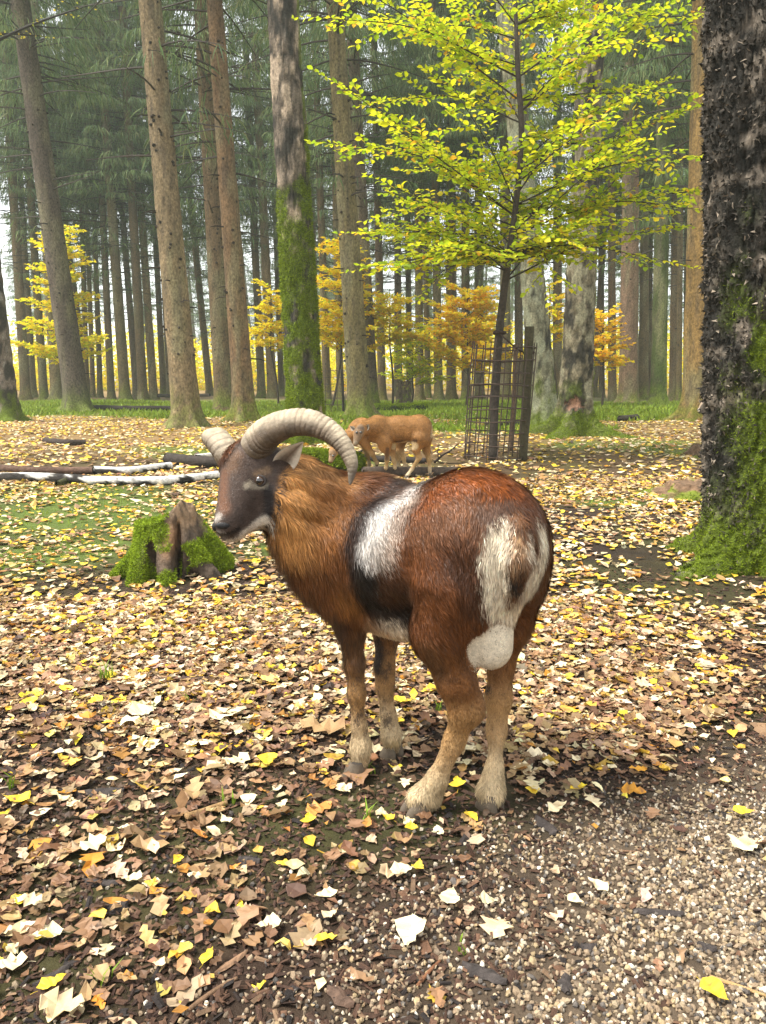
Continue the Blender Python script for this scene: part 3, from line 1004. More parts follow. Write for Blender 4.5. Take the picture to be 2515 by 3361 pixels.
# ------------------------------------------------------------------ old birches with moss
def birch(bx, by, tx, ty, w0, w1, label, seed, nz=200, nt=90, H=16, roots=5, rootamp=.9, flare=.5, fh=.25, dark=.5, moss_top=3.0, moss_fac=.9, tufts=6000, tl=.03,
          rough=.06, ph=None, scar=None, mossdir=None, base=None, pale=(.42, .36, .29), bend=0.0, rfreq=11, hole=None, sided=0.0, basec=(.17, .14, .11), mbias=.12, crackc=0.0, plates=None, pales=(), flakes=0, darkc=(.030, .027, .022)):
    b = gp(bx, by) if base is None else base
    ax = lean_axis(b, tx, ty)
    m = mpp(b)
    Lp = np.linalg.norm(at(tx, ty, b[1]) - b)
    r0 = w0 / 2 * m
    r1 = max(r0 + (w1 / 2 * m - r0) / ((Lp / H) ** .85), r0 * .35)
    t = thing('birch_tree', label, 'tree', b)
    V, F, Z, TH, dn = trunk_surface(b, ax, H, r0, r1, nz, nt, flare, fh, roots, rootamp, rough, rfreq, seed, 1.9, bend, ph, plates)
    patch = fbm(V * [5, 5, 3.4] + seed, 4, seed + 3)
    fine = fbm(V * [14, 14, 20] + seed, 3, seed + 9)
    flake = fbm(V * [9, 9, 4.5] + seed * 2, 3, seed + 13)
    C = np.tile(np.array(basec), (len(V), 1)) * (1 + .8 * fine[:, None])
    C = C * np.clip(1 + crackc * (dn[:, None] - .05) * 4, .15, 1.8)
    C = mixc(C, pale, sstep(.08, .22, patch + .35 * flake - dark * .25) * .9)
    C = mixc(C, darkc, sstep(.0, .18, dark * .3 - .12 - patch * .8 + .5 * flake) * .92)
    mfun = sstep(moss_top + .35, moss_top - .35, Z + 1.0 * patch) * moss_fac
    dirw = 1.0 if mossdir is None else np.clip(.35 + .85 * np.cos(TH - mossdir), 0, 1)
    mk = np.clip(mfun * dirw * sstep(-.32, .05, fbm(V * 5 + 3, 3, seed + 21) + mbias), 0, 1)
    mk = np.maximum(mk, sstep(.55, .15, Z + .3 * patch) * .95 * sstep(-.4, -.1, flake))
    if sided:
        mk = np.maximum(mk, sided * sstep(.75, .95, np.cos(TH - .15)) * sstep(-.25, .1, patch))
    for qx, qy, qw, qh in pales:               # outer bark peeled off in pale strips
        pc = at(qx, qy, b[1] - r0)
        d = np.sqrt(((V - pc)[:, 0] / qw) ** 2 + ((V - pc)[:, 2] / qh) ** 2 + (V[:, 1] > b[1]) * 9) + 1.8 * flake + 1.2 * fine
        wq = sstep(1.0, .75, d)
        C = C * (1 - wq[:, None] * .7) + np.array(pale)[None] * (.8 + .5 * fine[:, None]) * wq[:, None] * .7
        mk = mk * (1 - wq)
    if scar is not None:                       # bark broken away: bare pinkish wood
        sp, sw, sh = scar
        d = np.sqrt(((V - sp)[:, 0] / sw) ** 2 + ((V - sp)[:, 2] / sh) ** 2 + (V[:, 1] > b[1]) * 9) + 1.3 * flake + .8 * fine
        ws = sstep(1.0, .8, d)
        cen = b + ax * Z[:, None]
        V = V - (V - cen) * (ws * .16)[:, None]
        C = mixc(C, (.36, .20, .13), ws * .9)
        C = mixc(C, (.05, .03, .02), sstep(1.25, 1.05, d) * (1 - ws) * sstep(-.05, .1, V[:, 2] - sp[2]))
        mk = mk * (1 - sstep(1.5, 1.1, d))
    for hp, hr in (hole or []):
        d = np.linalg.norm((V - hp) * [1, .5, .7], axis=1) / hr + .5 * flake
        C = mixc(C, (.03, .022, .018), sstep(1.1, .7, d))
        V = V - (V - (b + ax * Z[:, None])) * (sstep(1.1, .5, d) * .12)[:, None]
    C = mixc(C, GREENM * .8, mk * .9)
    tr = part('trunk', t, V, F, C, MAT['birch'])
    if tufts:
        W = blades_on(V, F, mk ** 2 * (Z < 5), tufts, tl, tl * .13, GREENM * .9, seed + 4)
        if W is not None:
            part('moss', tr, *W, MAT['moss'], smooth=False, kind='stuff')
    if flakes:                                 # loose curled flakes of bark
        for nf, fc, sd_ in ((flakes, (.032, .027, .021), 1), (flakes // 7, (.27, .22, .165), 2)):
            W = blades_on(V, F, (1 - mk) * (Z < 4.5) * sstep(-.3, .1, dn), nf, .026, .0085, fc, seed + 30 + sd_, .32, (.06, .05, .04))
            part('bark_flakes', tr, *W, MAT['birch'], smooth=False, kind='stuff')
    cr = obj('crown', CROWN_B[seed % 2], t, loc=ax * 8.2)
    return t, V


def leafy_mesh(paths, twig, leaf, step, seed, pal, probs, twigstep=.09, tilt=.35, kind='beech', taken=0, key=None):
    """branches with flat sprays of twigs and leaves; returns leaves and wood (world space)"""
    r = np.random.default_rng(seed)
    LP, LD, LN, wood = [], [], [], Bag()
    for path, rad in paths:
        S = spline(path, 14)
        L = np.linalg.norm(np.diff(S, axis=0), axis=1).sum()
        v, f = tube(S, np.linspace(rad, rad * .25, len(S)), 5, caps=False)
        wood.add(v, f, (.05, .037, .028))
        T = unit(np.gradient(S, axis=0))
        nt = max(int(L / twigstep), 3)
        for i in range(nt + 1):
            s = .10 + .90 * i / nt
            x = s * (len(S) - 1)
            j = min(int(x), len(S) - 2)
            p = S[j] + (S[j + 1] - S[j]) * (x - j)
            d = T[j]
            side = unit(np.cross(d, [0, 0, 1])) * (1 if i % 2 else -1)
            if i == nt:
                td, tl = d, twig * .6
            else:
                td = unit(side * .85 + d * .75 + np.array([0, 0, r.normal(.05, .22)]))
                tl = twig * (1.15 - .75 * s) * r.uniform(.25, 1.3)
                if r.random() < .12:
                    continue
            tt = np.array([p, p + td * tl * .5 + [0, 0, .02 * tl], p + td * tl + [0, 0, -.06 * tl]])
            v, f = tube(tt, [.004, .003, .0015], 3, caps=False)
            wood.add(v, f, (.06, .042, .03))
            m = max(int(tl / step), 2)
            for q in range(m):
                u = (q + .6) / m
                c = p + td * tl * u + np.array([0, 0, -.05 * tl * u * u])
                ls = unit(np.cross(td, [0, 0, 1])) * (1 if q % 2 else -1)
                ld = unit(ls * .8 + td * .65 + np.array([0, 0, r.normal(-.12, .25)]))
                LP.append(c)
                LD.append(ld)
    LP, LD = np.array(LP), np.array(LD)
    n = len(LP)
    up = unit(np.array([0, 0, 1.0]) + r.normal(0, tilt, (n, 3)))
    Yv = unit(np.cross(up, LD))
    Zv = np.cross(LD, Yv)
    size = leaf * r.uniform(.65, 1.25, n)
    Mx = np.stack([LD, Yv, Zv], 2)
    P = LP + LD * size[:, None] * .5
    pal = np.asarray(pal)
    C = pal[r.choice(len(pal), n, p=np.array(probs) / np.sum(probs))] * (1 + r.normal(0, .13, (n, 1)))
    return P, Mx, size, np.clip(C, .01, .9), wood


def leaves_to_arrays(P, Mx, size, C, kind='beech', seed=0):
    r = np.random.default_rng(seed)
    V, F = stamp(LEAF[kind], P, size, Mx, r.normal(-.15, .3, len(P)))
    return V, tri(F), np.repeat(C, len(LEAF[kind][0]), 0)


def birch_crown(seed):
    r = np.random.default_rng(seed)
    b = Bag()
    paths = []
    for i in range(14):
        a = r.random() * 6.28
        z = r.uniform(0, 6)
        L = r.uniform(1.5, 3.2)
        o = np.array([math.cos(a), math.sin(a), .5])
        paths.append((np.array([[0, 0, z], o * L * .5 + [0, 0, z], o * L + [0, 0, z - .2]]), .05))
    P, Mx, s, C, wood = leafy_mesh(paths, .8, .07, .10, seed, [(.5, .4, .04), (.4, .42, .05)], (1, 1), .3)
    wood.add(*leaves_to_arrays(P, Mx, s, C, 'small'))
    V, T, CC = wood.arrays()
    return mesh_np('crown', V, T, CC, MAT['leaf'], smooth=False)


CROWN_B = [birch_crown(61), birch_crown(62)]
scar_b = gp(1880, 1440)
birch(1010, 1452, 928, 0, 118, 92, 'birch trunk wrapped in thick green moss behind the ram', 71, nz=260, nt=110, dark=.55, moss_top=3.75, moss_fac=1.0, tufts=40000, tl=.045, rootamp=.5, mbias=.07, pale=(.40, .31, .22), basec=(.12, .095, .07), crackc=.35, plates=(np.array([13., 13., 7.]), .018),
      flare=.35, ph=4.4, sided=.9)
birch(22, 1380, -150, 0, 84, 70, 'dark trunk with grey lichen patch and mossy roots beside the dark grey spruce', 72, nz=140, nt=60, dark=.9, moss_top=.4, tufts=4000, rootamp=.5, pale=(.25, .24, .21))
birch(1795, 1405, 1690, 300, 86, 66, 'pale lichen covered birch leaning behind the wire cage', 73, nz=160, nt=70, dark=-.1, plates=(np.array([12., 12., 8.]), .012), crackc=.3, moss_top=.8, moss_fac=.6, tufts=5000, rootamp=.5, pale=(.25, .255, .17), basec=(.19, .18, .115), sided=.9)
birch(1885, 1435, 1940, 150, 108, 70, 'old grey birch with broken bark above bright mossy roots', 74, nz=240, nt=110, dark=.25, plates=(np.array([12., 12., 8.]), .014), crackc=.3, moss_top=.55, moss_fac=.6, tufts=16000, tl=.035, rootamp=2.0, fh=.26,
      roots=5, ph=5.55, pale=(.27, .25, .165), basec=(.17, .145, .095), scar=(at(1905, 1322, scar_b[1] - .22), .20, .13),
      hole=[(at(1880, 1200, scar_b[1] - .22), .09), (at(1875, 1280, scar_b[1] - .22), .08), (at(1885, 950, scar_b[1] - .2), .07)], sided=.9)
mb = gp(2470, 1850)
birch(0, 0, 2478, 0, 290, 268, 'massive dark fissured birch with mossy foot beside the path', 75, base=mb, nz=320, nt=220, H=12, dark=.9, moss_top=1.55, moss_fac=1.0, tufts=70000, tl=.017, mossdir=-.9, basec=(.08, .067, .052), crackc=.75, mbias=.0, plates=(np.array([30., 30., 20.]), .016),
      pales=[(2420, 575, .20, .045), (2350, 600, .06, .03), (2480, 440, .06, .05), (2440, 80, .07, .05), (2500, 220, .05, .06), (2370, 1000, .03, .03), (2395, 1330, .02, .04), (2400, 1150, .03, .03), (2460, 1090, .03, .05), (2490, 860, .04, .03)],
      rough=.10, rfreq=24, flakes=22000, rootamp=.75, fh=.16, roots=5, flare=.3, ph=3.55, pale=(.34, .28, .215))

# ------------------------------------------------------------------ the young beech in its wire cage
sb = gp(1618, 1508)
SY = sb[1]
stem_px = [(1618, 1508), (1625, 1300), (1638, 1100), (1662, 900), (1690, 700), (1712, 450), (1698, 200), (1690, -100), (1688, -400), (1690, -620)]
stem = np.array([at(x, y, SY + .1 * math.sin(i)) for i, (x, y) in enumerate(stem_px)])
stem[0] = sb - [0, 0, .03]
beech = thing('beech_sapling', 'young beech with yellow green leaves growing out of the wire cage', 'tree', sb)
SS = spline(stem, 60)
V, F = tube(SS, np.linspace(.062, .012, 60), 10, .25, 5, freq=6)
part('trunk', beech, V, F, np.tile((.055, .043, .034), (len(V), 1)) * (1 + .4 * fbm(V * 9, 3)[:, None]), MAT['wood'])
rb = np.random.default_rng(12)
ENDS = [(1185, 835, -.5), (1200, 745, .6), (1155, 520, -.3), (1270, 690, .9), (1062, 40, -.9), (1150, 250, .3), (1290, 430, -1.0), (1345, 100, .7), (1120, -120, -.2), (1330, 560, 1.2),
        (2290, 520, -.4), (2305, 380, .5), (2270, 620, .8), (2200, 165, -.8), (2300, 50, .2), (2090, 720, -.5), (2250, 720, .3), (2000, 330, -1.2), (2150, -120, .4), (1940, 700, 1.0),
        (1440, 800, -1.3), (1900, 820, -1.0), (1500, 350, -1.1), (1420, -150, -.8), (1980, 60, .9), (1310, 885, -.3), (1420, 940, .7), (1960, 890, .5), (1850, 940, -.7), (2150, 840, -.2), (1250, 600, -.9), (2200, 300, .9),
        (1500, 720, 1.5), (1900, 420, 1.4), (1560, 250, 1.3), (1750, 720, 1.6), (1850, 60, 1.1), (1500, -60, .8), (1250, 330, .2), (2150, 450, -.9), (2120, 300, .2), (1300, 830, .6), (2050, 560, .0)]
for i in range(18):
    a_ = rb.random() * 6.283
    L_ = rb.uniform(.7, 1.9)
    ENDS.append((1685 + L_ * math.cos(a_) * 265, rb.uniform(-150, 860), abs(L_ * math.sin(a_))))
paths = []
for ex, ey, dy in ENDS:
    ex, ey = ex + rb.normal(0, 25), ey + rb.normal(0, 25)
    e = at(ex, ey, SY + dy * .85)
    hd = math.hypot(e[0] - stem[3][0], dy)
    z0 = max(e[2] - hd * rb.uniform(.12, .75), 2.15 + rb.random() * .5)
    j = int(np.argmin(np.abs(SS[:, 2] - z0)))
    s0 = SS[j]
    mid = s0 * .5 + e * .5 + np.array([0, 0, .07 * hd]) + rb.normal(0, .09, 3)
    paths.append((np.array([s0, mid, e]), .005 + .007 * min(hd / 2, 1)))
BPAL = [(.52, .58, .02), (.66, .64, .02), (.38, .48, .02), (.76, .62, .03), (.70, .38, .03), (.26, .38, .02)]
P, Mx, size, C, wood = leafy_mesh(paths, .66, .088, .040, 41, BPAL, (5, 3.4, 4.5, 1.5, .5, 2.6), .068, .42)
V, T, CC = wood.arrays()
part('branches', beech, V, T, CC, MAT['wood'], kind='stuff')
pxs, pys, dep = to_px(P)
inview = (pxs > 0) & (pxs < PW) & (pys > 0)
sc_ = size / dep * inview
big = np.argsort(-sc_)[:300]
rest = np.ones(len(P), bool)
rest[big] = False
V, T, CC = leaves_to_arrays(P[rest], Mx[rest], size[rest], C[rest])
part('foliage', beech, V, T, CC, MAT['leaf'], smooth=False, kind='stuff')
lm = []
for c in BPAL:
    v, f = LEAF['beech']
    v = v - [.5, 0, 0]
    v[:, 2] -= .25 * (v[:, 0] ** 2)
    lm.append(mesh_np('leaf', v, tri(f), np.tile(c, (len(v), 1)), MAT['leaf'], smooth=False))
for i in big:
    ci = int(np.argmin(np.linalg.norm(np.array(BPAL) - C[i], axis=1)))
    o = obj('leaf', lm[ci], beech, loc=P[i] - sb)
    o.rotation_mode = 'QUATERNION'
    o.rotation_quaternion = Matrix(Mx[i].tolist()).to_quaternion()
    o.scale = (float(size[i]),) * 3


def wire_cage(cx, cy, R, Hc, nv, nh, lean, label, r=.0035, spread=1.0):
    t = thing('wire_cage', label, 'wire cage', (cx, cy, gz(cx, cy)))
    z0 = float(gz(cx, cy))
    for i in range(nv):
        a = i / nv * 6.283 + .1
        p0 = np.array([cx + R * math.cos(a), cy + R * math.sin(a), z0 - .02])
        p1 = p0 + np.array([lean + .01 * math.sin(i * 2.3), 0, Hc + .03 * math.sin(i * 1.7)])
        P_ = np.array([p0, (p0 + p1) / 2 + [.012 * math.sin(i * 3), .01, 0], p1])
        V, F = tube(spline(P_, 7), r, 4)
        part('upright_wire', t, V, F, np.tile((.075, .05, .038), (len(V), 1)), MAT['wire'])
    for j in range(nh):
        z = Hc * (j + .35) / nh
        a = np.linspace(0, 6.283, 33)
        P_ = np.stack([cx + (R + .004) * np.cos(a) + lean * z / Hc, cy + (R + .004) * np.sin(a), z0 + z + .012 * np.sin(a * 2 + j)], 1)
        V, F = tube(P_, r, 4, caps=False)
        part('wire_ring', t, V, F, np.tile((.075, .05, .038), (len(V), 1)), MAT['wire'])
    return t


m = mpp(sb)
wire_cage(sb[0] + .03, sb[1] + .05, 100 * m, 1.52, 18, 10, .09, 'rusty wire mesh cage around the young beech', .0075)


def post(px, py, tx, ty, w, label, dY=0.0, col=(.085, .07, .035), name='wooden_post', cat='post', group=None):
    b = gp(px, py) + np.array([0, dY, 0])
    b[2] = gz(b[0], b[1]) - .02
    e = at(tx, ty, b[1])
    r = w / 2 * mpp(b)
    V, F = tube(spline(np.array([b, (b + e) / 2 + [.006, 0, 0], e]), 14), r, 10, .12, 4, freq=8)
    base = b + [0, 0, .02]
    o = obj(name, mesh_np(name, V - base, tri(F), np.tile(col, (len(V), 1)) * (1 + .4 * fbm(V * [12, 12, 3], 3)[:, None]), MAT['wood']), loc=base)
    return tag(o, label, cat, group)


post(1716, 1512, 1738, 1072, 30, 'round wooden post at the edge of the wire cage', col=(.05, .042, .022))
post(1688, 1490, 1692, 1130, 13, 'thin brown stake standing inside the wire cage', dY=.25, col=(.11, .07, .045))
# tie between the young beech and the post
P_ = np.array([at(1640, 1095, SY - .06), at(1668, 1120, SY - .10), at(1705, 1150, SY - .06), at(1735, 1158, SY - .06), at(1752, 1155, SY - .02)])
V, F = tube(spline(P_, 22), .011, 6)
a = np.linspace(0, 6.283, 17)
c0 = at(1640, 1092, SY)
V2, F2 = tube(c0 + np.stack([.065 * np.cos(a), .065 * np.sin(a), .006 * np.sin(a * 2)], 1), .022, 6, caps=False)
b = Bag()
b.add(V, F, (.05, .03, .022))
b.add(V2, F2, (.045, .028, .02))
c1 = at(1736, 1157, SY)
V3, F3 = tube(c1 + np.stack([.068 * np.cos(a), .068 * np.sin(a), .006 * np.sin(a * 2)], 1), .012, 6, caps=False)
b.add(V3, F3, (.05, .03, .022))
V, T, CC = b.arrays()
o = obj('tree_tie', mesh_np('tree_tie', V - c0, T, CC, MAT['wood']), loc=c0)
tag(o, 'dark tie strap looped from the young beech to its post', 'tree tie')

# second cage, far left of the ewes, with its own sapling
cb = gp(1098, 1352)
wire_cage(cb[0], cb[1], 36 * mpp(cb), 1.45, 10, 7, 0, 'small distant wire cage behind the moss wrapped birch', .006)
post(1128, 1362, 1122, 1212, 8, 'dark slim stake beside the small distant wire cage', col=(.03, .025, .02))


# ------------------------------------------------------------------ yellow understory
def young_beech(px, py, crown, seed, label, pal, probs, nbr=26, leaf=.16):
    """crown = (x0, x1, y0, y1) in photograph pixels"""
    b = gp(px, py)
    Y = b[1]
    x0, x1, y0, y1 = crown
    r = np.random.default_rng(seed)
    top = at((x0 + x1) / 2, y0, Y)
    low = at((x0 + x1) / 2, y1, Y)
    S = spline(np.array([b - [0, 0, .03], b * .5 + low * .5 + [.05, 0, 0], low, top * .5 + low * .5, top]), 30)
    t = thing('young_beech', label, 'tree', b, 'yellow young beeches under the spruces')
    V, F = tube(S, np.linspace(.045, .008, 30), 6, .2, seed)
    part('trunk', t, V, F, np.tile((.06, .045, .032), (len(V), 1)), MAT['wood'])
    hw = (x1 - x0) / 2 * mpp(b)
    H = top[2] - low[2]
    paths = []
    for i in range(nbr):
        a = i * 2.4 + r.normal(0, .3)
        f = (i + .5) / nbr
        L = hw * (1.1 - .8 * f) * r.uniform(.75, 1.15)
        z = low[2] + f * H * .95 - .25 * L
        s0 = S[int(np.argmin(np.abs(S[:, 2] - z)))]
        e = s0 + np.array([math.cos(a) * L, math.sin(a) * L, L * r.uniform(.25, .5)])
        paths.append((np.array([s0, (s0 + e) / 2 + [0, 0, .06 * L], e]), .012))
    P, Mx, s, C, wood = leafy_mesh(paths, .75, leaf, .042, seed, pal, probs, .06, .5)
    V, T, CC = wood.arrays()
    part('branches', t, V, T, CC, MAT['wood'], kind='stuff')
    V, T, CC = leaves_to_arrays(P, Mx, s, C, 'small', seed)
    part('foliage', t, V, T, CC, MAT['leaf'], smooth=False, kind='stuff')


YP = [(.80, .66, .02), (.85, .66, .02), (.60, .62, .02), (.82, .50, .02), (.42, .52, .02)]
OP = [(.86, .54, .02), (.86, .66, .03), (.80, .42, .02), (.62, .58, .03), (.5, .5, .03)]
young_beech(205, 1332, (55, 345, 730, 1190), 81, 'yellow young beech glowing behind the dark grey spruce', YP, (4, 4, 3, 1, 1), 30)
young_beech(1090, 1338, (1000, 1240, 760, 1150), 82, 'golden young beech behind the tall pale spruce', YP, (4, 5, 1, 3, .5), 30)
young_beech(915, 1332, (820, 960, 930, 1150), 83, 'small yellow young beech peeking out beside the moss wrapped birch', YP, (4, 5, 1, 2, .5), 18)
young_beech(1290, 1334, (1180, 1380, 950, 1130), 84, 'golden young beech with flat sprays between distant spruces', YP, (4, 4, 2, 2, 1), 18)
young_beech(1530, 1336, (1350, 1720, 930, 1190), 85, 'amber young beech behind the wire cage', OP, (4, 4, 2, 2, 1), 26)
young_beech(1975, 1338, (1920, 2040, 1010, 1210), 86, 'orange young beech between the old birch and brown spruce', OP, (5, 3, 3, 1, .5), 18)
young_beech(1350, 1330, (1270, 1440, 1060, 1250), 87, 'greenish young beech beside the far stump', YP, (1, 1, 4, 0, 4), 16)
young_beech(1830, 1336, (1760, 1850, 920, 1120), 88, 'small golden young beech behind the leaning pale birch', YP, (3, 4, 1, 3, 1), 14)

# the yellow undergrowth at the edge of the wood reads as one mass
r5 = np.random.default_rng(51)
n = 66000
Y = r5.uniform(62, 74, n)
X = (r5.random(n) * 2 - 1) * Y * .62
clump = fbm(np.stack([X * .35, Y * .35, 0 * X], 1), 3, 4)
hmax = np.clip(3.4 + 5.5 * clump + (X > -6) * 1.4, 1.2, 7.0)
Z = r5.random(n) ** .8 * hmax
P = np.stack([X, Y, Z + gz(X, Y)], 1)
C = np.array([(.85, .74, .02), (.88, .68, .02), (.66, .68, .03), (.85, .52, .02), (.45, .54, .03)])[r5.choice(5, n, p=[.36, .26, .2, .08, .1])] * (1 + r5.normal(0, .15, (n, 1)))
V, F = stamp(LEAF['small'], P, r5.uniform(.18, .38, n), rot_mats(r5.random(n) * 6.28, r5.normal(0, .5, n), r5.normal(0, .5, n)), r5.normal(0, .3, n))
o = obj('undergrowth', mesh_np('undergrowth', V, tri(F), np.repeat(C, len(LEAF['small'][0]), 0), MAT['leaf'], smooth=False))
tag(o, 'glowing yellow undergrowth along the far edge of the wood', 'undergrowth', kind='stuff')


# ------------------------------------------------------------------ logs and stumps
def log(pts, r, col, label, seed, kind='dark', cat='log', name='fallen_log', group=None, moss=0.0, lift=.85, taper=.8):
    P = np.array([gp(*q[:2]) for q in pts])
    rr = r if np.ndim(r) else r
    P = P + [0, 0, rr * lift]
    S = spline(P, 12 * len(P))
    V, F = tube(S, rr * np.linspace(1, taper, len(S)), 16, .14, seed, freq=5)
    n1 = fbm(V * [5, 5, 5] + seed, 4, seed)
    n2 = fbm(V * [1.6, 9, 9] + seed, 3, seed + 7)
    C = np.tile(np.array(col), (len(V), 1)) * (1 + .6 * n1[:, None])
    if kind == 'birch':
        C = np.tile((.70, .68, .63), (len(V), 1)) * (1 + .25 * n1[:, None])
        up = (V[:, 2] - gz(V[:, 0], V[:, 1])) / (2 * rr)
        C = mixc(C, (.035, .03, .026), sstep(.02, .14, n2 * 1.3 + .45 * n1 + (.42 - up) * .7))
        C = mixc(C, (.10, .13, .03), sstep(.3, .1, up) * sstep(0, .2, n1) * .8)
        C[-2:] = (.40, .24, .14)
    base = P[len(P) // 2] * [1, 1, 0]
    t = thing(name, label, cat, base, group)
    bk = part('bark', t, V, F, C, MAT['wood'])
    if moss:
        mk = sstep(.35, .75, (V[:, 2] - gz(V[:, 0], V[:, 1])) / (2 * rr) + .5 * n1)
        W = blades_on(V, F, mk, int(moss), .05, .012, GREENM * 1.1, seed)
        part('moss', bk, *W, MAT['moss'], smooth=False, kind='stuff')
    return t


W_ = (.6, .58, .54)
log([(-60, 1588), (150, 1592), (330, 1600), (480, 1602), (600, 1592), (715, 1575)], .050, W_, 'white birch log lying in front of the other birch log', 1, 'birch')
log([(310, 1568), (430, 1565), (560, 1545)], .048, W_, 'shorter white birch log touching the dark broken log', 2, 'birch')
log([(0, 1562), (120, 1566), (308, 1566)], .045, (.11, .065, .045), 'rotten reddish brown log lined up with the birch logs', 3)
log([(552, 1528), (640, 1536), (760, 1540)], .075, (.045, .036, .03), 'dark broken log end between birch logs and the ram', 4)
log([(640, 1512), (720, 1500), (800, 1490)], .035, W_, 'thin white birch stick behind the head of the ram', 5, 'birch')
log([(150, 1452), (215, 1458), (282, 1456)], .055, (.05, .037, .03), 'short dark log on leaf covered ground beyond the birch logs', 6)
log([(1190, 1560), (1320, 1556), (1500, 1556)], .06, (.075, .055, .042), 'dark decaying log at the feet of the ewes', 7)
log([(1180, 1508), (1260, 1515), (1400, 1520)], .045, (.04, .032, .028), 'thin dark log behind the legs of the ewes', 8)
log([(310, 1350), (420, 1352), (565, 1352)], .10, (.035, .028, .022), 'dark log lying in the bright grass strip', 9)
log([(1215, 1350), (1300, 1352), (1400, 1350)], .14, (.03, .035, .015), 'mossy log lying before the far stump', 10, moss=5000)
log([(1600, 1395), (1690, 1392), (1750, 1392)], .06, (.03, .025, .02), 'dark log lying behind the wire cage', 11)
log([(2035, 1385), (2060, 1384), (2090, 1382)], .09, (.05, .042, .03), 'short dark log in front of the brown spruce', 12, taper=.9)
log([(520, 1308), (600, 1310), (690, 1312)], .09, (.06, .045, .035), 'grey fallen trunk far behind the stout spruce', 13, lift=2.2)
log([(230, 1590), (205, 1602), (190, 1606)], .035, (.05, .05, .02), 'stubby dark branch end in front of the birch log', 14)
# mossy log behind the ram's neck
log([(960, 1545), (1060, 1540), (1180, 1550)], .12, (.06, .07, .02), 'bright green moss covered log behind the neck of the ram', 15, moss=16000)


def twigs(px, py, segs, label):
    b = gp(px, py)
    bg_ = Bag()
    for pts, r in segs:
        P_ = np.array([at(x, y, b[1] + .02 * i) for i, (x, y) in enumerate(pts)])
        P_[:, 2] = np.maximum(P_[:, 2], gz(P_[:, 0], P_[:, 1]) + r)
        v, f = tube(spline(P_, 10), np.linspace(r, r * .4, 10), 5)
        bg_.add(v, f, (.035, .026, .022))
    V, T, C_ = bg_.arrays()
    o = obj('dead_branch', mesh_np('dead_branch', V - b, T, C_, MAT['wood']), loc=b)
    tag(o, label, 'branch')


twigs(1440, 1520, [([(1425, 1520), (1455, 1492), (1480, 1478), (1505, 1455)], .016), ([(1440, 1505), (1437, 1480), (1441, 1455)], .008), ([(1450, 1495), (1425, 1480)], .007),
                   ([(1470, 1484), (1490, 1490)], .007), ([(1430, 1512), (1470, 1530), (1530, 1528)], .008)], 'bare dead branch sticking up between ewe and wire cage')
twigs(1230, 1500, [([(1170, 1490), (1190, 1478), (1204, 1473)], .02)], 'short dead branch in front of the grazing ewe')


def stump(px, py, R, H, label, seed, roots=6, rootamp=.8, shard=None, moss=8000, tl=.02, col=(.10, .07, .045), nt=90, nz=60, ph=None, mossbias=.1, fh=.10):
    b = gp(px, py)
    r = np.random.default_rng(seed)
    V, F, Z, TH, dn = trunk_surface(b, np.array([0, 0, 1.0]), H, R, R * .86, nz, nt, .35, fh, roots, rootamp, .10, 14, seed, 1.2, 0, ph)
    jag = fbm(np.stack([np.cos(TH) * 3, np.sin(TH) * 3, 0 * TH], 1) + seed, 4, seed)
    hf = 1 + .22 * jag
    if shard is not None:
        a0, hh, wd = shard
        hf = hf + hh * np.exp(-((np.angle(np.exp(1j * (TH - a0)))) / wd) ** 2)
    V[:, 2] = b[2] + (V[:, 2] - b[2]) * hf
    cen = b[:2]
    n0 = len(V)
    # hollow, splintered top: rings closing to the middle
    rings = [V]
    Ft = [F]
    last = V[-nt:]
    for q, (f, dz) in enumerate(((.86, -.02), (.6, -.12), (.3, -.16), (.03, -.17))):
        w = last.copy()
        w[:, :2] = cen + (last[:, :2] - cen) * f
        w[:, 2] = (b[2] + H) * min(1, q / 2 + .2) + last[:, 2] * (1 - min(1, q / 2 + .2)) + dz * H + .01 * fbm(w * 30, 2)
        rings.append(w)
        j = np.arange(nt)
        kk = (j + 1) % nt
        o0 = n0 - nt + q * nt
        o1 = o0 + nt
        Ft.append(np.stack([o0 + j, o0 + kk, o1 + kk, o1 + j], 1))
    V = np.vstack(rings)
    F = np.vstack(Ft)
    Zt = (V[:, 2] - b[2]) / H
    n1 = fbm(V * [26, 26, 7] + seed, 3, seed + 2)
    n2 = fbm(V * 9 + seed, 3, seed + 5)
    C = np.tile(np.array(col), (len(V), 1)) * (1 + .9 * n1[:, None])
    C = mixc(C, (.34, .20, .11), sstep(.12, .3, n2) * sstep(.5, .8, Zt) * .8)
    mk = sstep(-.15, .12, n2 + mossbias - .25 * sstep(.4, 1.0, Zt) + .1)
    mk[n0:] *= .5
    C = mixc(C, GREENM, mk * .85)
    t = thing('tree_stump', label, 'stump', b)
    part('wood', t, V, F, C, MAT['wood'])
    if moss:
        W = blades_on(V, F, mk ** 1.5, moss, tl, tl * .2, GREENM * 1.15, seed)
        part('moss', t, *W, MAT['moss'], smooth=False, kind='stuff')
    return t


stump(1325, 1332, .30, .85, 'weathered grey stump far behind the ewes', 92, 5, .9, None, 0, mossbias=-.2, col=(.10, .075, .05))
stump(2290, 1625, .26, .14, 'low rotten stump half buried in leaves beside the massive birch', 93, 5, .6, None, 1500, mossbias=-.2, col=(.16, .10, .06))
stump(2330, 1500, .22, .16, 'small crumbling stump in grass behind the massive birch', 94, 5, .6, None, 1500, mossbias=-.1, col=(.12, .075, .045))
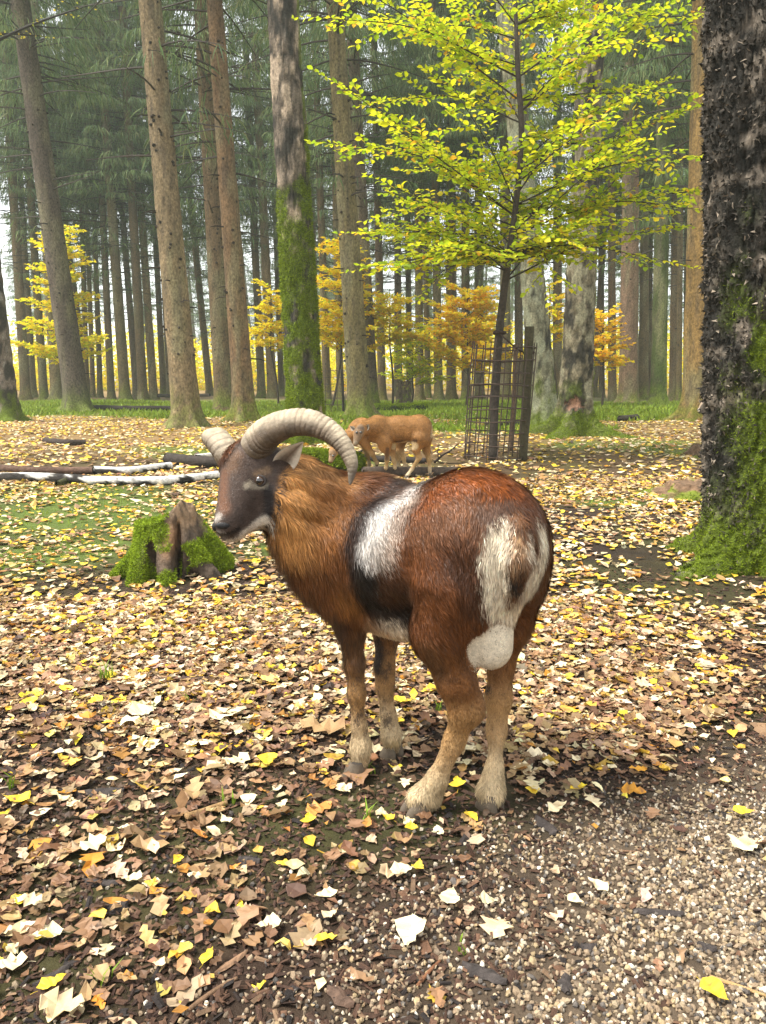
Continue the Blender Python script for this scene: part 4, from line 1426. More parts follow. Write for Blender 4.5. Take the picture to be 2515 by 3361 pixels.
# ------------------------------------------------------------------ bodies as smooth unions of rounded cones and ellipsoids
class Field:
    def __init__(s, lo, hi, h):
        s.h = h
        s.lo = np.asarray(lo, float)
        s.n = np.ceil((np.asarray(hi) - s.lo) / h).astype(int) + 1
        s.d = np.full(s.n, 1.0, np.float32)

    def _sub(s, lo, hi):
        a = np.clip(np.floor((lo - s.lo) / s.h).astype(int), 0, s.n - 1)
        b = np.clip(np.ceil((hi - s.lo) / s.h).astype(int) + 1, 1, s.n)
        ax = [s.lo[i] + s.h * np.arange(a[i], b[i]) for i in range(3)]
        return tuple(slice(a[i], b[i]) for i in range(3)), np.stack(np.meshgrid(*ax, indexing='ij'), -1)

    def _mix(s, sl, d, k, cut=False):
        o = s.d[sl]
        if cut:
            d = -d
            h = np.clip(.5 - .5 * (o - d) / k, 0, 1)
            s.d[sl] = o * (1 - h) + d * h + k * h * (1 - h)
            return
        h = np.clip(.5 + .5 * (d - o) / k, 0, 1)
        s.d[sl] = d * (1 - h) + o * h - k * h * (1 - h)

    def cone(s, a, b, ra, rb, k=.03, flat=None):
        a, b = np.asarray(a, float), np.asarray(b, float)
        R = max(ra, rb) + k * 1.5 + .02
        sl, P = s._sub(np.minimum(a, b) - R, np.maximum(a, b) + R)
        ab = b - a
        t = np.clip(((P - a) @ ab) / (ab @ ab), 0, 1)
        d = np.linalg.norm(P - a - t[..., None] * ab, axis=-1) - (ra + (rb - ra) * t)
        s._mix(sl, d.astype(np.float32), k)

    def chain(s, pts, k=.03):
        for (a, ra), (b, rb) in zip(pts[:-1], pts[1:]):
            s.cone(a, b, ra, rb, k)

    def ell(s, c, r, A=None, k=.04, cut=False):
        c, r = np.asarray(c, float), np.asarray(r, float)
        A = np.eye(3) if A is None else np.asarray(A)
        R = r.max() + k * 1.5 + .02
        sl, P = s._sub(c - R, c + R)
        q = (P - c) @ A.T
        k0 = np.linalg.norm(q / r, axis=-1)
        k1 = np.linalg.norm(q / r ** 2, axis=-1) + 1e-9
        s._mix(sl, (k0 * (k0 - 1) / k1).astype(np.float32), k, cut)

    def mesh(s):
        d, n = s.d, s.n
        ins = d < 0
        cs = np.zeros(n - 1, np.int32)
        for dx in (0, 1):
            for dy in (0, 1):
                for dz in (0, 1):
                    cs += ins[dx:n[0] - 1 + dx, dy:n[1] - 1 + dy, dz:n[2] - 1 + dz]
        act = (cs > 0) & (cs < 8)
        idx = np.full(n - 1, -1, np.int64)
        cells = np.argwhere(act)
        idx[act] = np.arange(len(cells))
        acc = np.zeros((len(cells), 3))
        cnt = np.zeros(len(cells))
        cr = [(x, y, z) for x in (0, 1) for y in (0, 1) for z in (0, 1)]
        for a in cr:
            for ax in range(3):
                if a[ax]:
                    continue
                b = list(a)
                b[ax] = 1
                p, q = cells + a, cells + b
                da, db = d[tuple(p.T)], d[tuple(q.T)]
                m = (da < 0) != (db < 0)
                t = np.where(m, da / (da - db + 1e-12), 0)
                pos = np.array(a, float)[None] + np.eye(3)[ax][None] * t[:, None]
                acc += pos * m[:, None]
                cnt += m
        V = s.lo + (cells + acc / cnt[:, None]) * s.h
        Fs = []
        for ax in range(3):
            u, v = (ax + 1) % 3, (ax + 2) % 3
            sl0 = [slice(None)] * 3
            sl1 = [slice(None)] * 3
            sl0[ax], sl1[ax] = slice(0, -1), slice(1, None)
            ch = ins[tuple(sl0)] != ins[tuple(sl1)]
            e = np.argwhere(ch)
            e = e[(e[:, u] > 0) & (e[:, v] > 0) & (e[:, u] < n[u] - 1) & (e[:, v] < n[v] - 1)]
            q = []
            for du, dv in ((-1, -1), (0, -1), (0, 0), (-1, 0)):
                c = e.copy()
                c[:, u] += du
                c[:, v] += dv
                q.append(idx[tuple(c.T)])
            f = np.stack(q, 1)
            fl = ~ins[tuple(e.T)]
            f[fl] = f[fl][:, ::-1]
            Fs.append(f)
        F = np.vstack(Fs)
        F = F[(F >= 0).all(1)]
        return V, F


def vnormals(V, F):
    T = tri(F)
    fn = np.cross(V[T[:, 1]] - V[T[:, 0]], V[T[:, 2]] - V[T[:, 0]])
    N = np.zeros_like(V)
    for i in range(3):
        np.add.at(N, T[:, i], fn)
    return unit(N)


def relax(V, F, it=2):
    T = tri(F)
    E = np.vstack([T[:, [0, 1]], T[:, [1, 2]], T[:, [2, 0]]])
    deg = np.zeros(len(V))
    np.add.at(deg, E[:, 0], 1)
    for _ in range(it):
        acc = np.zeros_like(V)
        np.add.at(acc, E[:, 0], V[E[:, 1]])
        V = V * .5 + acc / deg[:, None] * .5
    return V


def make_surf(V):
    qx, qy, dd = to_px(V)

    def surf(px, py, rad=9):
        m = np.hypot(qx - px, qy - py)
        c = np.argsort(m)[:60]
        c = c[m[c] < max(rad, m[c[0]] + 3)]
        near = c[dd[c] < dd[c].min() + .04]
        return V[near[np.argmin(m[near])]]
    return surf


def poly_dist(V, pts):
    pts = np.asarray(pts, float)
    if len(pts) == 1:
        return np.linalg.norm(V - pts[0], axis=1)
    D = np.full(len(V), 9.)
    for a, b in zip(pts[:-1], pts[1:]):
        ab = b - a
        t = np.clip(((V - a) @ ab) / (ab @ ab + 1e-9), 0, 1)
        D = np.minimum(D, np.linalg.norm(V - a - t[:, None] * ab, axis=1))
    return D


def fur_mesh(V, F, N, C, flow, length, width, dens, n, seed, lift=.35, lift_v=None, clump=.5, cfun=None, jit=None):
    r = np.random.default_rng(seed)
    T = tri(F)
    a, b, c = V[T[:, 0]], V[T[:, 1]], V[T[:, 2]]
    w = np.linalg.norm(np.cross(b - a, c - a), axis=1) * dens[T].mean(1)
    i = r.choice(len(T), n, p=w / w.sum())
    u, v = r.random(n), r.random(n)
    f = u + v > 1
    u[f], v[f] = 1 - u[f], 1 - v[f]
    t = T[i]
    W = np.stack([1 - u - v, u, v], 1)[..., None]

    def ip(A):
        return (A[t] * W).sum(1) if A.ndim == 2 else (A[t] * W[..., 0]).sum(1)
    P, Nn, Cc, Fl, Ln, Wd = ip(V), unit(ip(N)), ip(C), ip(flow), ip(length), ip(width)
    if cfun is not None:                       # ragged colour borders: each hair takes the colour of a place close by
        jv = 1.0 if jit is None else ip(jit)[:, None]
        Cc = cfun(P + r.normal(0, .006, P.shape) * jv - unit(Fl) * .008 * jv)
    # neighbouring hairs lean together in locks
    q1 = P * 38
    jit = np.stack([fbm(q1 + s, 2, 50 + s) for s in range(3)], 1) * clump * 1.6 + r.normal(0, .16, (n, 3))
    D = Fl - Nn * (Fl * Nn).sum(1, keepdims=True)
    D = unit(unit(D) + jit)
    D = unit(D - Nn * (D * Nn).sum(1, keepdims=True))
    lf = lift if lift_v is None else ip(lift_v)[:, None]
    L = (Ln * r.uniform(.65, 1.25, n))[:, None]
    m1 = P + (D + Nn * lf) * L * .5
    e = P + (D * 1.0 + Nn * lf * 1.15) * L - np.array([0, 0, .12]) * L
    S = unit(np.cross(D, Nn)) * Wd[:, None] * .5
    P = P - Nn * .002
    X = np.stack([P - S, P + S, m1 + S * .8, m1 - S * .8, e], 1).reshape(-1, 3)
    nn = unit(Nn + D * .15 + r.normal(0, .22, (n, 3)))
    NN = np.repeat(nn, 5, 0)
    j = np.arange(n)[:, None] * 5
    TT = np.vstack([j + [0, 1, 2], j + [0, 2, 3], j + [3, 2, 4]])
    lock = fbm(P * [70, 70, 45], 2, 77)
    Ch = np.clip(Cc * (1 + .7 * lock[:, None]) * (1 + r.normal(0, .24, (n, 1))), .004, .95)
    CC = np.repeat(Ch, 5, 0)
    CC[4::5] *= 1.12
    return X, TT, CC, NN


def frame(ax, ay):
    a = unit(np.array([ax, ay, 0.]))
    return np.array([a, [-a[1], a[0], 0], [0, 0, 1]])


def STUMP_NEAR():
    b = gp(545, 1885)
    Y = b[1]
    g = np.array([0, 0, 1.0])
    f = Field((b[0] - .42, Y - .42, -.03), (b[0] + .48, Y + .42, .62), .0075)
    c = b + [0, .02, 0]
    f.ell(c + [0, 0, .08], (.165, .15, .42), None, .03)
    for a, L, r0, r1, hh in ((4.25, .25, .075, .035, .17), (5.0, .24, .085, .03, .20), (3.35, .27, .07, .03, .12), (5.95, .30, .075, .035, .20), (.4, .30, .07, .03, .24), (1.6, .26, .07, .03, .12), (2.5, .25, .07, .03, .12)):
        d = np.array([math.cos(a), math.sin(a), 0])
        f.cone(c + d * .10 + [0, 0, hh], c + d * L + [0, 0, .0], r0, r1, .035)
    # standing shard on the right
    f.cone(c + [.15, .03, .05], c + [.125, .03, .36], .075, .032, .02)
    f.cone(c + [.20, .06, .05], c + [.165, .05, .30], .07, .025, .02)
    f.cone(c + [.125, .03, .33], c + [.30, .06, .06], .028, .05, .02)
    f.cone(c + [.15, .04, .20], c + [.27, .05, .03], .04, .05, .03)
    # flat broken top, hollow between the buttresses
    f.ell(c + [-.06, 0, .66], (.20, .30, .385), None, .012, cut=True)
    f.ell(c + [-.03, -.165, .12], (.030, .06, .11), None, .03, cut=True)
    f.ell(c + [.095, -.11, .16], (.016, .10, .16), None, .02, cut=True)
    V, F = f.mesh()
    V = relax(V, F, 1)
    N = vnormals(V, F)
    V = V + N * (.012 * fbm(V * [30, 30, 9], 3, 3))[:, None] + N * (.010 * fbm(V * 14, 3, 6))[:, None]
    n1 = fbm(V * [40, 40, 8], 3, 2)
    n2 = fbm(V * 8, 3, 5)
    zz_ = V[:, 2]
    C = np.tile(np.array((.085, .062, .045)), (len(V), 1)) * (1 + 1.0 * n1[:, None])
    rel = V - c
    sh = sstep(.22, .30, zz_) * sstep(.05, .09, rel[:, 0])
    C = mixc(C, (.30, .20, .12), sh * .8 * sstep(-.3, .2, n1))
    C = mixc(C, (.42, .24, .13), np.exp(-((rel[:, 0] - .06) / .035) ** 2 - ((zz_ - .22) / .07) ** 2) * (rel[:, 1] < 0))
    C = mixc(C, (.05, .045, .042), sstep(.6, .9, N[:, 2]) * sstep(.2, .26, zz_) * sstep(-.1, .1, n2) * .8)
    mk = sstep(-.10, .10, n2 + .02 + .25 * (N[:, 2] - .2) + .12 * (rel[:, 0] < -.08)) * (1 - sh * .85)
    mk = mk * (1 - np.exp(-((rel[:, 0] + .02) / .06) ** 2 - ((zz_ - .13) / .09) ** 2) * (rel[:, 1] < 0) * .9)
    C = mixc(C, GREENM * 1.1, mk * .85)
    t = thing('tree_stump', 'broken mossy tree stump beside the muzzle of the ram', 'stump', b)
    wd_ = part('wood', t, V, F, C, MAT['wood'])
    W = blades_on(V, F, mk ** 1.5, 32000, .017, .0035, GREENM * 1.35, 17)
    part('moss', wd_, *W, MAT['moss'], smooth=False, kind='stuff')


STUMP_NEAR()
# ------------------------------------------------------------------ the ram
hoofHL, hoofHR, hoofFL, hoofFR = gp(1368, 2668), gp(1612, 2652), gp(1170, 2538), gp(1288, 2482)
ram_base = (hoofHL + hoofHR + hoofFL + hoofFR) / 4
ram_base[2] = gz(ram_base[0], ram_base[1])
fd = Field((-.52, 1.42, -.01), (.55, 2.46, .98), .0062)
Ah, Ab, Ac = frame(-.6, .8), frame(-.78, .62), frame(-.88, .47)
fd.ell(at(1555, 1785, 1.80), (.185, .165, .180), Ah, .02)
fd.ell(at(1662, 1810, 1.86), (.115, .10, .14), Ah, .05)                      # right thigh
fd.ell(at(1510, 1880, 1.735), (.12, .075, .17), Ah, .028)                     # left thigh
fd.ell(at(1420, 1800, 1.88), (.20, .158, .150), Ab, .045)
fd.ell(at(1290, 1812, 1.94), (.20, .158, .160), Ab, .045)
fd.ell(at(1135, 1795, 2.03), (.160, .140, .180), Ac, .06)
fd.ell(at(1310, 2015, 1.90), (.14, .08, .066), Ab, .035)                    # belly
fd.ell(at(1235, 1640, 2.01), (.13, .06, .065), Ab, .05)                     # withers
fd.ell(at(1125, 1900, 1.955), (.085, .05, .13), Ac, .022)                    # left shoulder
fd.cone(at(1090, 1780, 2.03), at(975, 1650, 1.99), .140, .096, .05)         # neck
fd.cone(at(975, 1650, 1.99), at(895, 1585, 1.97), .096, .078, .04)
fd.cone(at(1100, 1690, 2.03), at(985, 1600, 2.0), .09, .075, .05)
fd.cone(at(985, 1780, 1.98), at(1078, 1930, 1.98), .066, .048, .05)         # mane under the neck
# head
fd.ell(at(830, 1522, 1.965), (.075, .065, .068), frame(-.9, -.42), .03)
fd.cone(at(812, 1548, 1.955), at(764, 1690, 1.895), .068, .042, .02)
fd.cone(at(872, 1600, 1.965), at(858, 1660, 1.955), .052, .043, .03)
fd.cone(at(858, 1665, 1.955), at(772, 1740, 1.885), .042, .024, .022)
fd.cone(at(752, 1708, 1.885), at(738, 1722, 1.872), .036, .028, .012)
fd.cone(at(768, 1755, 1.89), at(742, 1760, 1.878), .018, .014, .010)
fd.ell(at(842, 1552, 1.918), (.026, .016, .014), frame(-.95, -.3), .018)     # brow
fd.ell(at(800, 1640, 1.905), (.022, .02, .05), frame(-.9, -.4), .02)
# legs
fd.chain([(at(1490, 1930, 1.72), .100), (at(1446, 2075, 1.715), .066), (at(1500, 2235, 1.70), .041), (at(1530, 2325, 1.70), .035), (at(1490, 2430, 1.715), .0225),
          (at(1434, 2560, 1.735), .0205), (at(1405, 2610, 1.745), .029), (hoofHL + [.0, 0, .036], .026)], .03)
fd.cone(at(1548, 2295, 1.715), at(1562, 2335, 1.715), .024, .020, .02)       # hock point
fd.chain([(at(1690, 1920, 1.86), .078), (at(1678, 2050, 1.87), .050), (at(1645, 2190, 1.87), .030), (at(1637, 2290, 1.85), .028), (at(1630, 2400, 1.81), .020),
          (at(1620, 2530, 1.775), .020), (at(1612, 2595, 1.765), .027), (hoofHR + [0, 0, .034], .023)], .03)
fd.chain([(at(1135, 1950, 1.965), .066), (at(1152, 2060, 1.955), .033), (at(1164, 2180, 1.95), .0235), (at(1170, 2275, 1.945), .022), (at(1178, 2380, 1.942), .0165),
          (at(1184, 2450, 1.94), .024), (hoofFL + [.008, .01, .034], .022)], .025)
fd.chain([(at(1260, 1950, 2.08), .070), (at(1270, 2070, 2.07), .036), (at(1262, 2190, 2.05), .026), (at(1264, 2250, 2.04), .023), (at(1276, 2350, 2.02), .0165),
          (at(1286, 2412, 2.01), .023), (hoofFR + [0, 0.004, .034], .022)], .025)
# scrotum, tail
fd.ell(at(1612, 2112, 1.715), (.050, .050, .062), Ah, .022)
fd.cone(at(1645, 1985, 1.73), at(1618, 2080, 1.715), .045, .038, .02)
fd.chain([(at(1702, 1750, 1.655), .036), (at(1700, 1840, 1.618), .033), (at(1691, 1918, 1.618), .022)], .016)
rV, rF = fd.mesh()
rV = relax(rV, rF, 2)
rN = vnormals(rV, rF)
_nk = sstep(.125, .06, np.linalg.norm(rV - at(1030, 1615, 1.92), axis=1))
_fc = sstep(.15, .22, np.linalg.norm(rV - at(800, 1620, 1.93), axis=1))
_q = (rV - at(1000, 1600, 1.95)) @ np.array([.35, 0, .94])
rV = rV + rN * (_fc * (.008 * fbm(rV * 9, 2, 4) + .004 * fbm(rV * 22, 2, 6) * sstep(.35, .5, rV[:, 2])) + .0055 * _nk * np.sin(_q * 130 + 5 * fbm(rV * 12, 2, 9)))[:, None]
rN = vnormals(rV, rF)
surf = make_surf(rV)
def coat(rV):                                  # coat colour at points on the body, and how much a point is face
    zz = rV[:, 2]
    nz1 = fbm(rV * 14, 3, 3)
    nz2 = fbm(rV * 45, 2, 8)

    def stroke(C, pts, rad, col, soft=.35, amt=1.0, rough=.25, mask=1.0):
        P = [surf(x, y) for x, y in pts]
        d = poly_dist(rV, P) / rad + rough * nz1 + .15 * nz2
        w = sstep(1.0, 1.0 - soft, d) * amt * mask
        return mixc(C, col, w)

    CHEST, DARKB, BLACK = (.21, .078, .024), (.065, .026, .012), (.016, .012, .011)
    C = np.tile(np.array((.118, .039, .010)), (len(rV), 1))
    C = stroke(C, [(1480, 1620), (1600, 1590)], .17, (.168, .050, .0105), .7)
    C = stroke(C, [(1400, 1650), (1560, 1560), (1660, 1600)], .06, (.25, .066, .011), .8)
    C = stroke(C, [(1400, 1730), (1560, 1690)], .10, (.175, .085, .045), .9, .7)
    C = stroke(C, [(1600, 1680), (1680, 1660)], .05, (.115, .070, .050), .8, .8)
    C = stroke(C, [(1300, 1900), (1450, 1900)], .11, (.135, .046, .014), .7)
    C = stroke(C, [(1490, 1830), (1560, 1880), (1575, 1970)], .075, DARKB, .8, .95)
    C = stroke(C, [(1250, 1930), (1330, 1960)], .10, (.055, .024, .012), .8, .9)
    C = stroke(C, [(960, 1560), (990, 1640), (960, 1720)], .13, (.56, .27, .085), .7)
    C = stroke(C, [(1010, 1530), (1120, 1580)], .05, (.50, .26, .10), .8, .8)
    C = stroke(C, [(1080, 1640), (1060, 1760)], .11, (.27, .105, .03), .8, .8)
    C = stroke(C, [(900, 1860), (960, 1930), (1040, 2000)], .085, (.075, .028, .013), .8, .95)
    C = stroke(C, [(880, 1790), (900, 1830)], .05, (.12, .048, .02), .8)
    C = stroke(C, [(1050, 1900), (1150, 1880)], .10, (.15, .056, .019), .8, .8)
    C = stroke(C, [(1130, 1945), (1140, 1960)], .065, (.26, .105, .026), .8, .85)
    C = stroke(C, [(1190, 1570), (1270, 1570)], .045, (.12, .045, .018), .8)
    C = stroke(C, [(1270, 1575), (1325, 1582)], .035, (.035, .017, .011), .7)
    # dark band before the saddle patch, along the lower flank
    C = stroke(C, [(1290, 1590), (1180, 1710), (1150, 1800), (1180, 1900)], .052, (.034, .022, .018), .95, .95, .5)
    C = stroke(C, [(1190, 1870), (1190, 1970), (1260, 2010), (1330, 2025)], .055, (.014, .011, .010), .7, .97)
    C = stroke(C, [(1235, 1775), (1225, 1850)], .03, (.16, .09, .055), .8, .5)
    C = stroke(C, [(1375, 1592), (1260, 1670), (1215, 1760), (1205, 1800)], .047, (.72, .68, .63), .95, 1.0, .45)
    C = stroke(C, [(1350, 1640), (1290, 1740), (1250, 1810)], .055, (.52, .43, .35), 1.0, .6, .6)
    # legs, lighter downwards
    hind = rV[:, 1] < 1.865
    zl = zz + .03 * nz1
    lw = sstep(.50, .34, zl)
    C = mixc(C, (.175, .073, .022), lw * .7)
    C = mixc(C, (.37, .21, .082), sstep(.36, .22, zl) * np.where(hind, .9, .75))
    C = mixc(C, (.56, .44, .27), sstep(.22, .06, zl) * .85)
    C = stroke(C, [(1110, 2040), (1125, 2120), (1150, 2240)], .040, (.045, .022, .013), .7, .95)
    C = stroke(C, [(1180, 2080), (1185, 2200)], .035, (.14, .075, .04), .8, .7)
    C = stroke(C, [(1240, 2100), (1238, 2200)], .028, (.02, .014, .012), .7, .95)
    C = stroke(C, [(1605, 2200), (1600, 2260)], .016, (.02, .014, .012), .6, .95)
    C = stroke(C, [(1390, 2120), (1450, 2220)], .035, (.11, .05, .02), .8, .8)
    sp = sstep(.14, .24, fbm(rV * 60, 2, 91)) * (zz < .42) * (zz > .10) * (~hind)
    C = mixc(C, (.06, .04, .03), sp * .75)
    # pale belly, rump mirror, scrotum
    C = stroke(C, [(1240, 2080), (1290, 2090), (1330, 2095)], .060, (.66, .52, .36), .6, .95, mask=sstep(1.78, 1.82, rV[:, 1]) * sstep(2.0, 1.96, rV[:, 1]))
    C = stroke(C, [(1200, 2045), (1250, 2060)], .022, (.30, .15, .06), .7, .8)
    RW = (.74, .63, .47)
    C = stroke(C, [(1640, 1765), (1625, 1850), (1630, 1950), (1650, 2000)], .042, RW, .55, 1.0, .35)
    C = stroke(C, [(1660, 1740), (1650, 1800)], .045, RW, .6, .9, .35)
    C = stroke(C, [(1780, 1740), (1790, 1790), (1770, 1880), (1740, 1960)], .040, RW, .55, 1.0, .35)
    C = stroke(C, [(1740, 1790), (1745, 1900), (1720, 1970)], .040, RW, .8, .9, .4)
    C = stroke(C, [(1690, 2000), (1720, 1990)], .05, (.72, .58, .40), .7)
    C = mixc(C, (.64, .54, .40), sstep(.068, .062, np.linalg.norm(rV - at(1612, 2112, 1.705), axis=1)))
    C = stroke(C, [(1700, 1690), (1705, 1760)], .032, (.13, .055, .022), .7, .95)
    C = stroke(C, [(1705, 1780), (1700, 1850)], .026, (.36, .22, .11), .9, .85, .5)
    C = stroke(C, [(1705, 1800), (1702, 1870)], .018, (.09, .05, .03), .8, .8)
    C = stroke(C, [(1690, 1905), (1692, 1930)], .030, (.02, .014, .011), .8, 1.0, .4)
    # head
    hd = at(800, 1620, 1.93)
    hw_ = sstep(1.0, .85, np.maximum(poly_dist(rV, [at(835, 1520, 1.96), at(760, 1700, 1.89)]) / .105, poly_dist(rV, [at(860, 1560, 1.95), at(775, 1735, 1.89)]) / .112) + .1 * nz1)
    C = mixc(C, (.068, .046, .036), hw_)
    C = stroke(C, [(735, 1560), (730, 1640), (735, 1670)], .030, (.14, .066, .036), .8, .9)
    C = stroke(C, [(770, 1500), (760, 1530)], .035, (.15, .085, .05), .8, .8)
    C = stroke(C, [(880, 1610), (884, 1670), (872, 1725)], .026, (.018, .015, .015), .8, .9)
    C = stroke(C, [(812, 1600), (850, 1602), (870, 1590)], .012, (.32, .27, .20), .8, .8)
    C = stroke(C, [(818, 1585), (806, 1602)], .008, (.36, .30, .22), .7, .8)
    C = stroke(C, [(865, 1708), (800, 1752), (750, 1772)], .023, (.68, .60, .50), .6, .97, .12, mask=sstep(.5, .9, hw_))
    C = stroke(C, [(845, 1735), (800, 1762), (755, 1778)], .022, (.66, .58, .48), .6, .97, .1, mask=sstep(.5, .9, hw_))
    C = stroke(C, [(716, 1700), (712, 1730), (725, 1752)], .018, (.42, .37, .32), .8, .8)
    C = stroke(C, [(715, 1752), (740, 1756), (779, 1737)], .0085, (.02, .015, .013), .5, .95, .05)
    C = stroke(C, [(840, 1560), (880, 1545)], .015, (.22, .14, .08), .8, .7)
    C = np.clip(C * (1 + .22 * nz2[:, None]), .006, .9)
    return C, hw_


C, hw_ = coat(rV)
zz = rV[:, 2]
hd = at(800, 1620, 1.93)
ram = thing('mouflon_ram', 'chestnut mouflon ram with curled horns and white saddle patch looking back', 'sheep', ram_base)
part('body', ram, rV, rF, C, MAT['skin'])
# fur direction, length
nose = at(735, 1715, 1.875)
headc = at(850, 1560, 1.96)
dh = np.linalg.norm(rV - hd, axis=1)
back = np.where((rV[:, 1] < 1.9)[:, None], -Ah[0], -Ab[0])
flow = back * .75 + np.array([0, 0, -.55])
legw = np.where(rV[:, 1] > 1.87, sstep(.53, .43, zz), sstep(.46, .36, zz))
flow = flow * (1 - legw[:, None]) + np.array([.05, -.1, -1.0]) * legw[:, None]
neckw = sstep(.34, .24, np.linalg.norm(rV - at(960, 1680, 1.99), axis=1))
flow = flow * (1 - neckw[:, None]) + np.array([.55, 0, -.75]) * neckw[:, None]
rumpw = sstep(.17, .09, poly_dist(rV, [surf(1700, 1720), surf(1690, 1950)]))
flow = flow * (1 - rumpw[:, None]) + np.array([.0, -.1, -1.0]) * rumpw[:, None]
flow = flow * (1 - hw_[:, None]) + unit(rV - nose) * hw_[:, None]
ln = np.full(len(rV), .0185)
ln = ln * (1 - .62 * legw)
mane = sstep(.22, .12, poly_dist(rV, [surf(880, 1830), surf(960, 1930), surf(1040, 2005)]))
ln = ln + .014 * mane + .005 * neckw
ln = ln * (1 - hw_) + .006 * hw_
ln = ln + .012 * sstep(.10, .05, poly_dist(rV, [surf(1190, 1570), surf(1280, 1575), surf(1400, 1590), surf(1580, 1552)]))
scw = sstep(.080, .068, np.linalg.norm(rV - at(1612, 2112, 1.705), axis=1))
ln = ln * (1 - scw) + .0045 * scw
feet = sstep(.11, .05, zz)
ln = ln + .005 * feet
wd = np.full(len(rV), .0019) - .0007 * hw_ - .0004 * legw
lift = .24 + .12 * feet - .10 * scw + .12 * mane
dens = 1 + 1.2 * hw_ + .3 * neckw + .5 * legw
X, T, CC, NN = fur_mesh(rV, rF, rN, C, flow, ln, wd, dens, 155000, 5, lift_v=lift, cfun=lambda p: coat(p)[0], jit=1 - .8 * hw_)
keepz = X[:, 2].reshape(-1, 5).min(1) > .004
part('fur', ram, X, T, CC, MAT['fur'], normals=NN, kind='stuff')


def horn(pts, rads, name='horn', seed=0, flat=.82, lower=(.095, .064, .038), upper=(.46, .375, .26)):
    n, mm = 260, 28
    S = spline(np.array(pts), n)
    rr = np.interp(np.linspace(0, 1, n), np.linspace(0, 1, len(rads)), rads)
    s = np.concatenate([[0], np.cumsum(np.linalg.norm(np.diff(S, axis=0), axis=1))])
    ph = np.zeros(n)
    r = np.random.default_rng(seed)
    ringpos = []
    x = .012
    while x < s[-1]:
        ringpos.append(x)
        x += r.uniform(.009, .021) * (1.15 - .55 * x / s[-1])
    ridge = np.zeros(n)
    for q in ringpos:
        ridge -= np.exp(-((s - q) / r.uniform(.0014, .003)) ** 2) * r.uniform(.15, 1.1)
    broad = .35 * np.interp(s, np.sort(r.uniform(0, s[-1], 18)), r.normal(0, 1, 18))
    T_, A_, B_ = frames(S)
    th = np.linspace(0, 2 * np.pi, mm, endpoint=False)
    D = A_[:, None] * np.cos(th)[None, :, None] + B_[:, None] * np.sin(th)[None, :, None]
    wob = fbm((S[:, None] + D * .05).reshape(-1, 3) * 30, 3, seed).reshape(n, mm)
    rad = rr[:, None] * (1 - .07 * np.cos(3 * th)[None] + .075 * ridge[:, None] * (1 + .5 * wob) + .03 * broad[:, None] + .05 * wob)
    V = (S[:, None] + D * rad[..., None])
    Nn = D.reshape(-1, 3)
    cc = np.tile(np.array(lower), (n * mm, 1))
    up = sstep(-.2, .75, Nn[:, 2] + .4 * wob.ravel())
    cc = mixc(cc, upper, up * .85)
    dk = np.clip(-np.repeat(ridge, mm) * (.75 + .6 * wob.ravel()), 0, 1)
    cc = mixc(cc, (.075, .052, .036), dk * .6)
    streak = fbm(V.reshape(-1, 3) * [40, 40, 40], 3, seed + 5)
    cc = np.clip(cc * (1 + .5 * streak[:, None]), .01, .8)
    tipw = np.repeat(sstep(.86, 1.0, s / s[-1]), mm)
    cc = mixc(cc, (.12, .095, .075), tipw * .6)
    F = grid_faces(n, mm)
    V = np.vstack([V.reshape(-1, 3), S[-1] + T_[-1] * rr[-1]])
    j = np.arange(mm)
    F = np.vstack([F, np.stack([(n - 1) * mm + j, (n - 1) * mm + (j + 1) % mm, np.full(mm, n * mm), np.full(mm, n * mm)], 1)])
    F3 = tri(F)
    F3 = F3[(F3[:, 0] != F3[:, 1]) & (F3[:, 1] != F3[:, 2]) & (F3[:, 0] != F3[:, 2])]
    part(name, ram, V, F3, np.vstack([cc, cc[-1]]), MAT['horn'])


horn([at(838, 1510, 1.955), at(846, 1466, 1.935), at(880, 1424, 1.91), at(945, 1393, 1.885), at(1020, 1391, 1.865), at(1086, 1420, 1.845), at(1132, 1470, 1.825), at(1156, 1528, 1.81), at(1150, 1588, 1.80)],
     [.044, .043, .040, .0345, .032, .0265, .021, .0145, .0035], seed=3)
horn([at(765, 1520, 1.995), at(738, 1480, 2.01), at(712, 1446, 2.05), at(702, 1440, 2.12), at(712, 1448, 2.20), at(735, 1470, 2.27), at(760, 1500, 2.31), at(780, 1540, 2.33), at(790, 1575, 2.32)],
     [.037, .036, .034, .032, .029, .024, .018, .012, .003], seed=4)


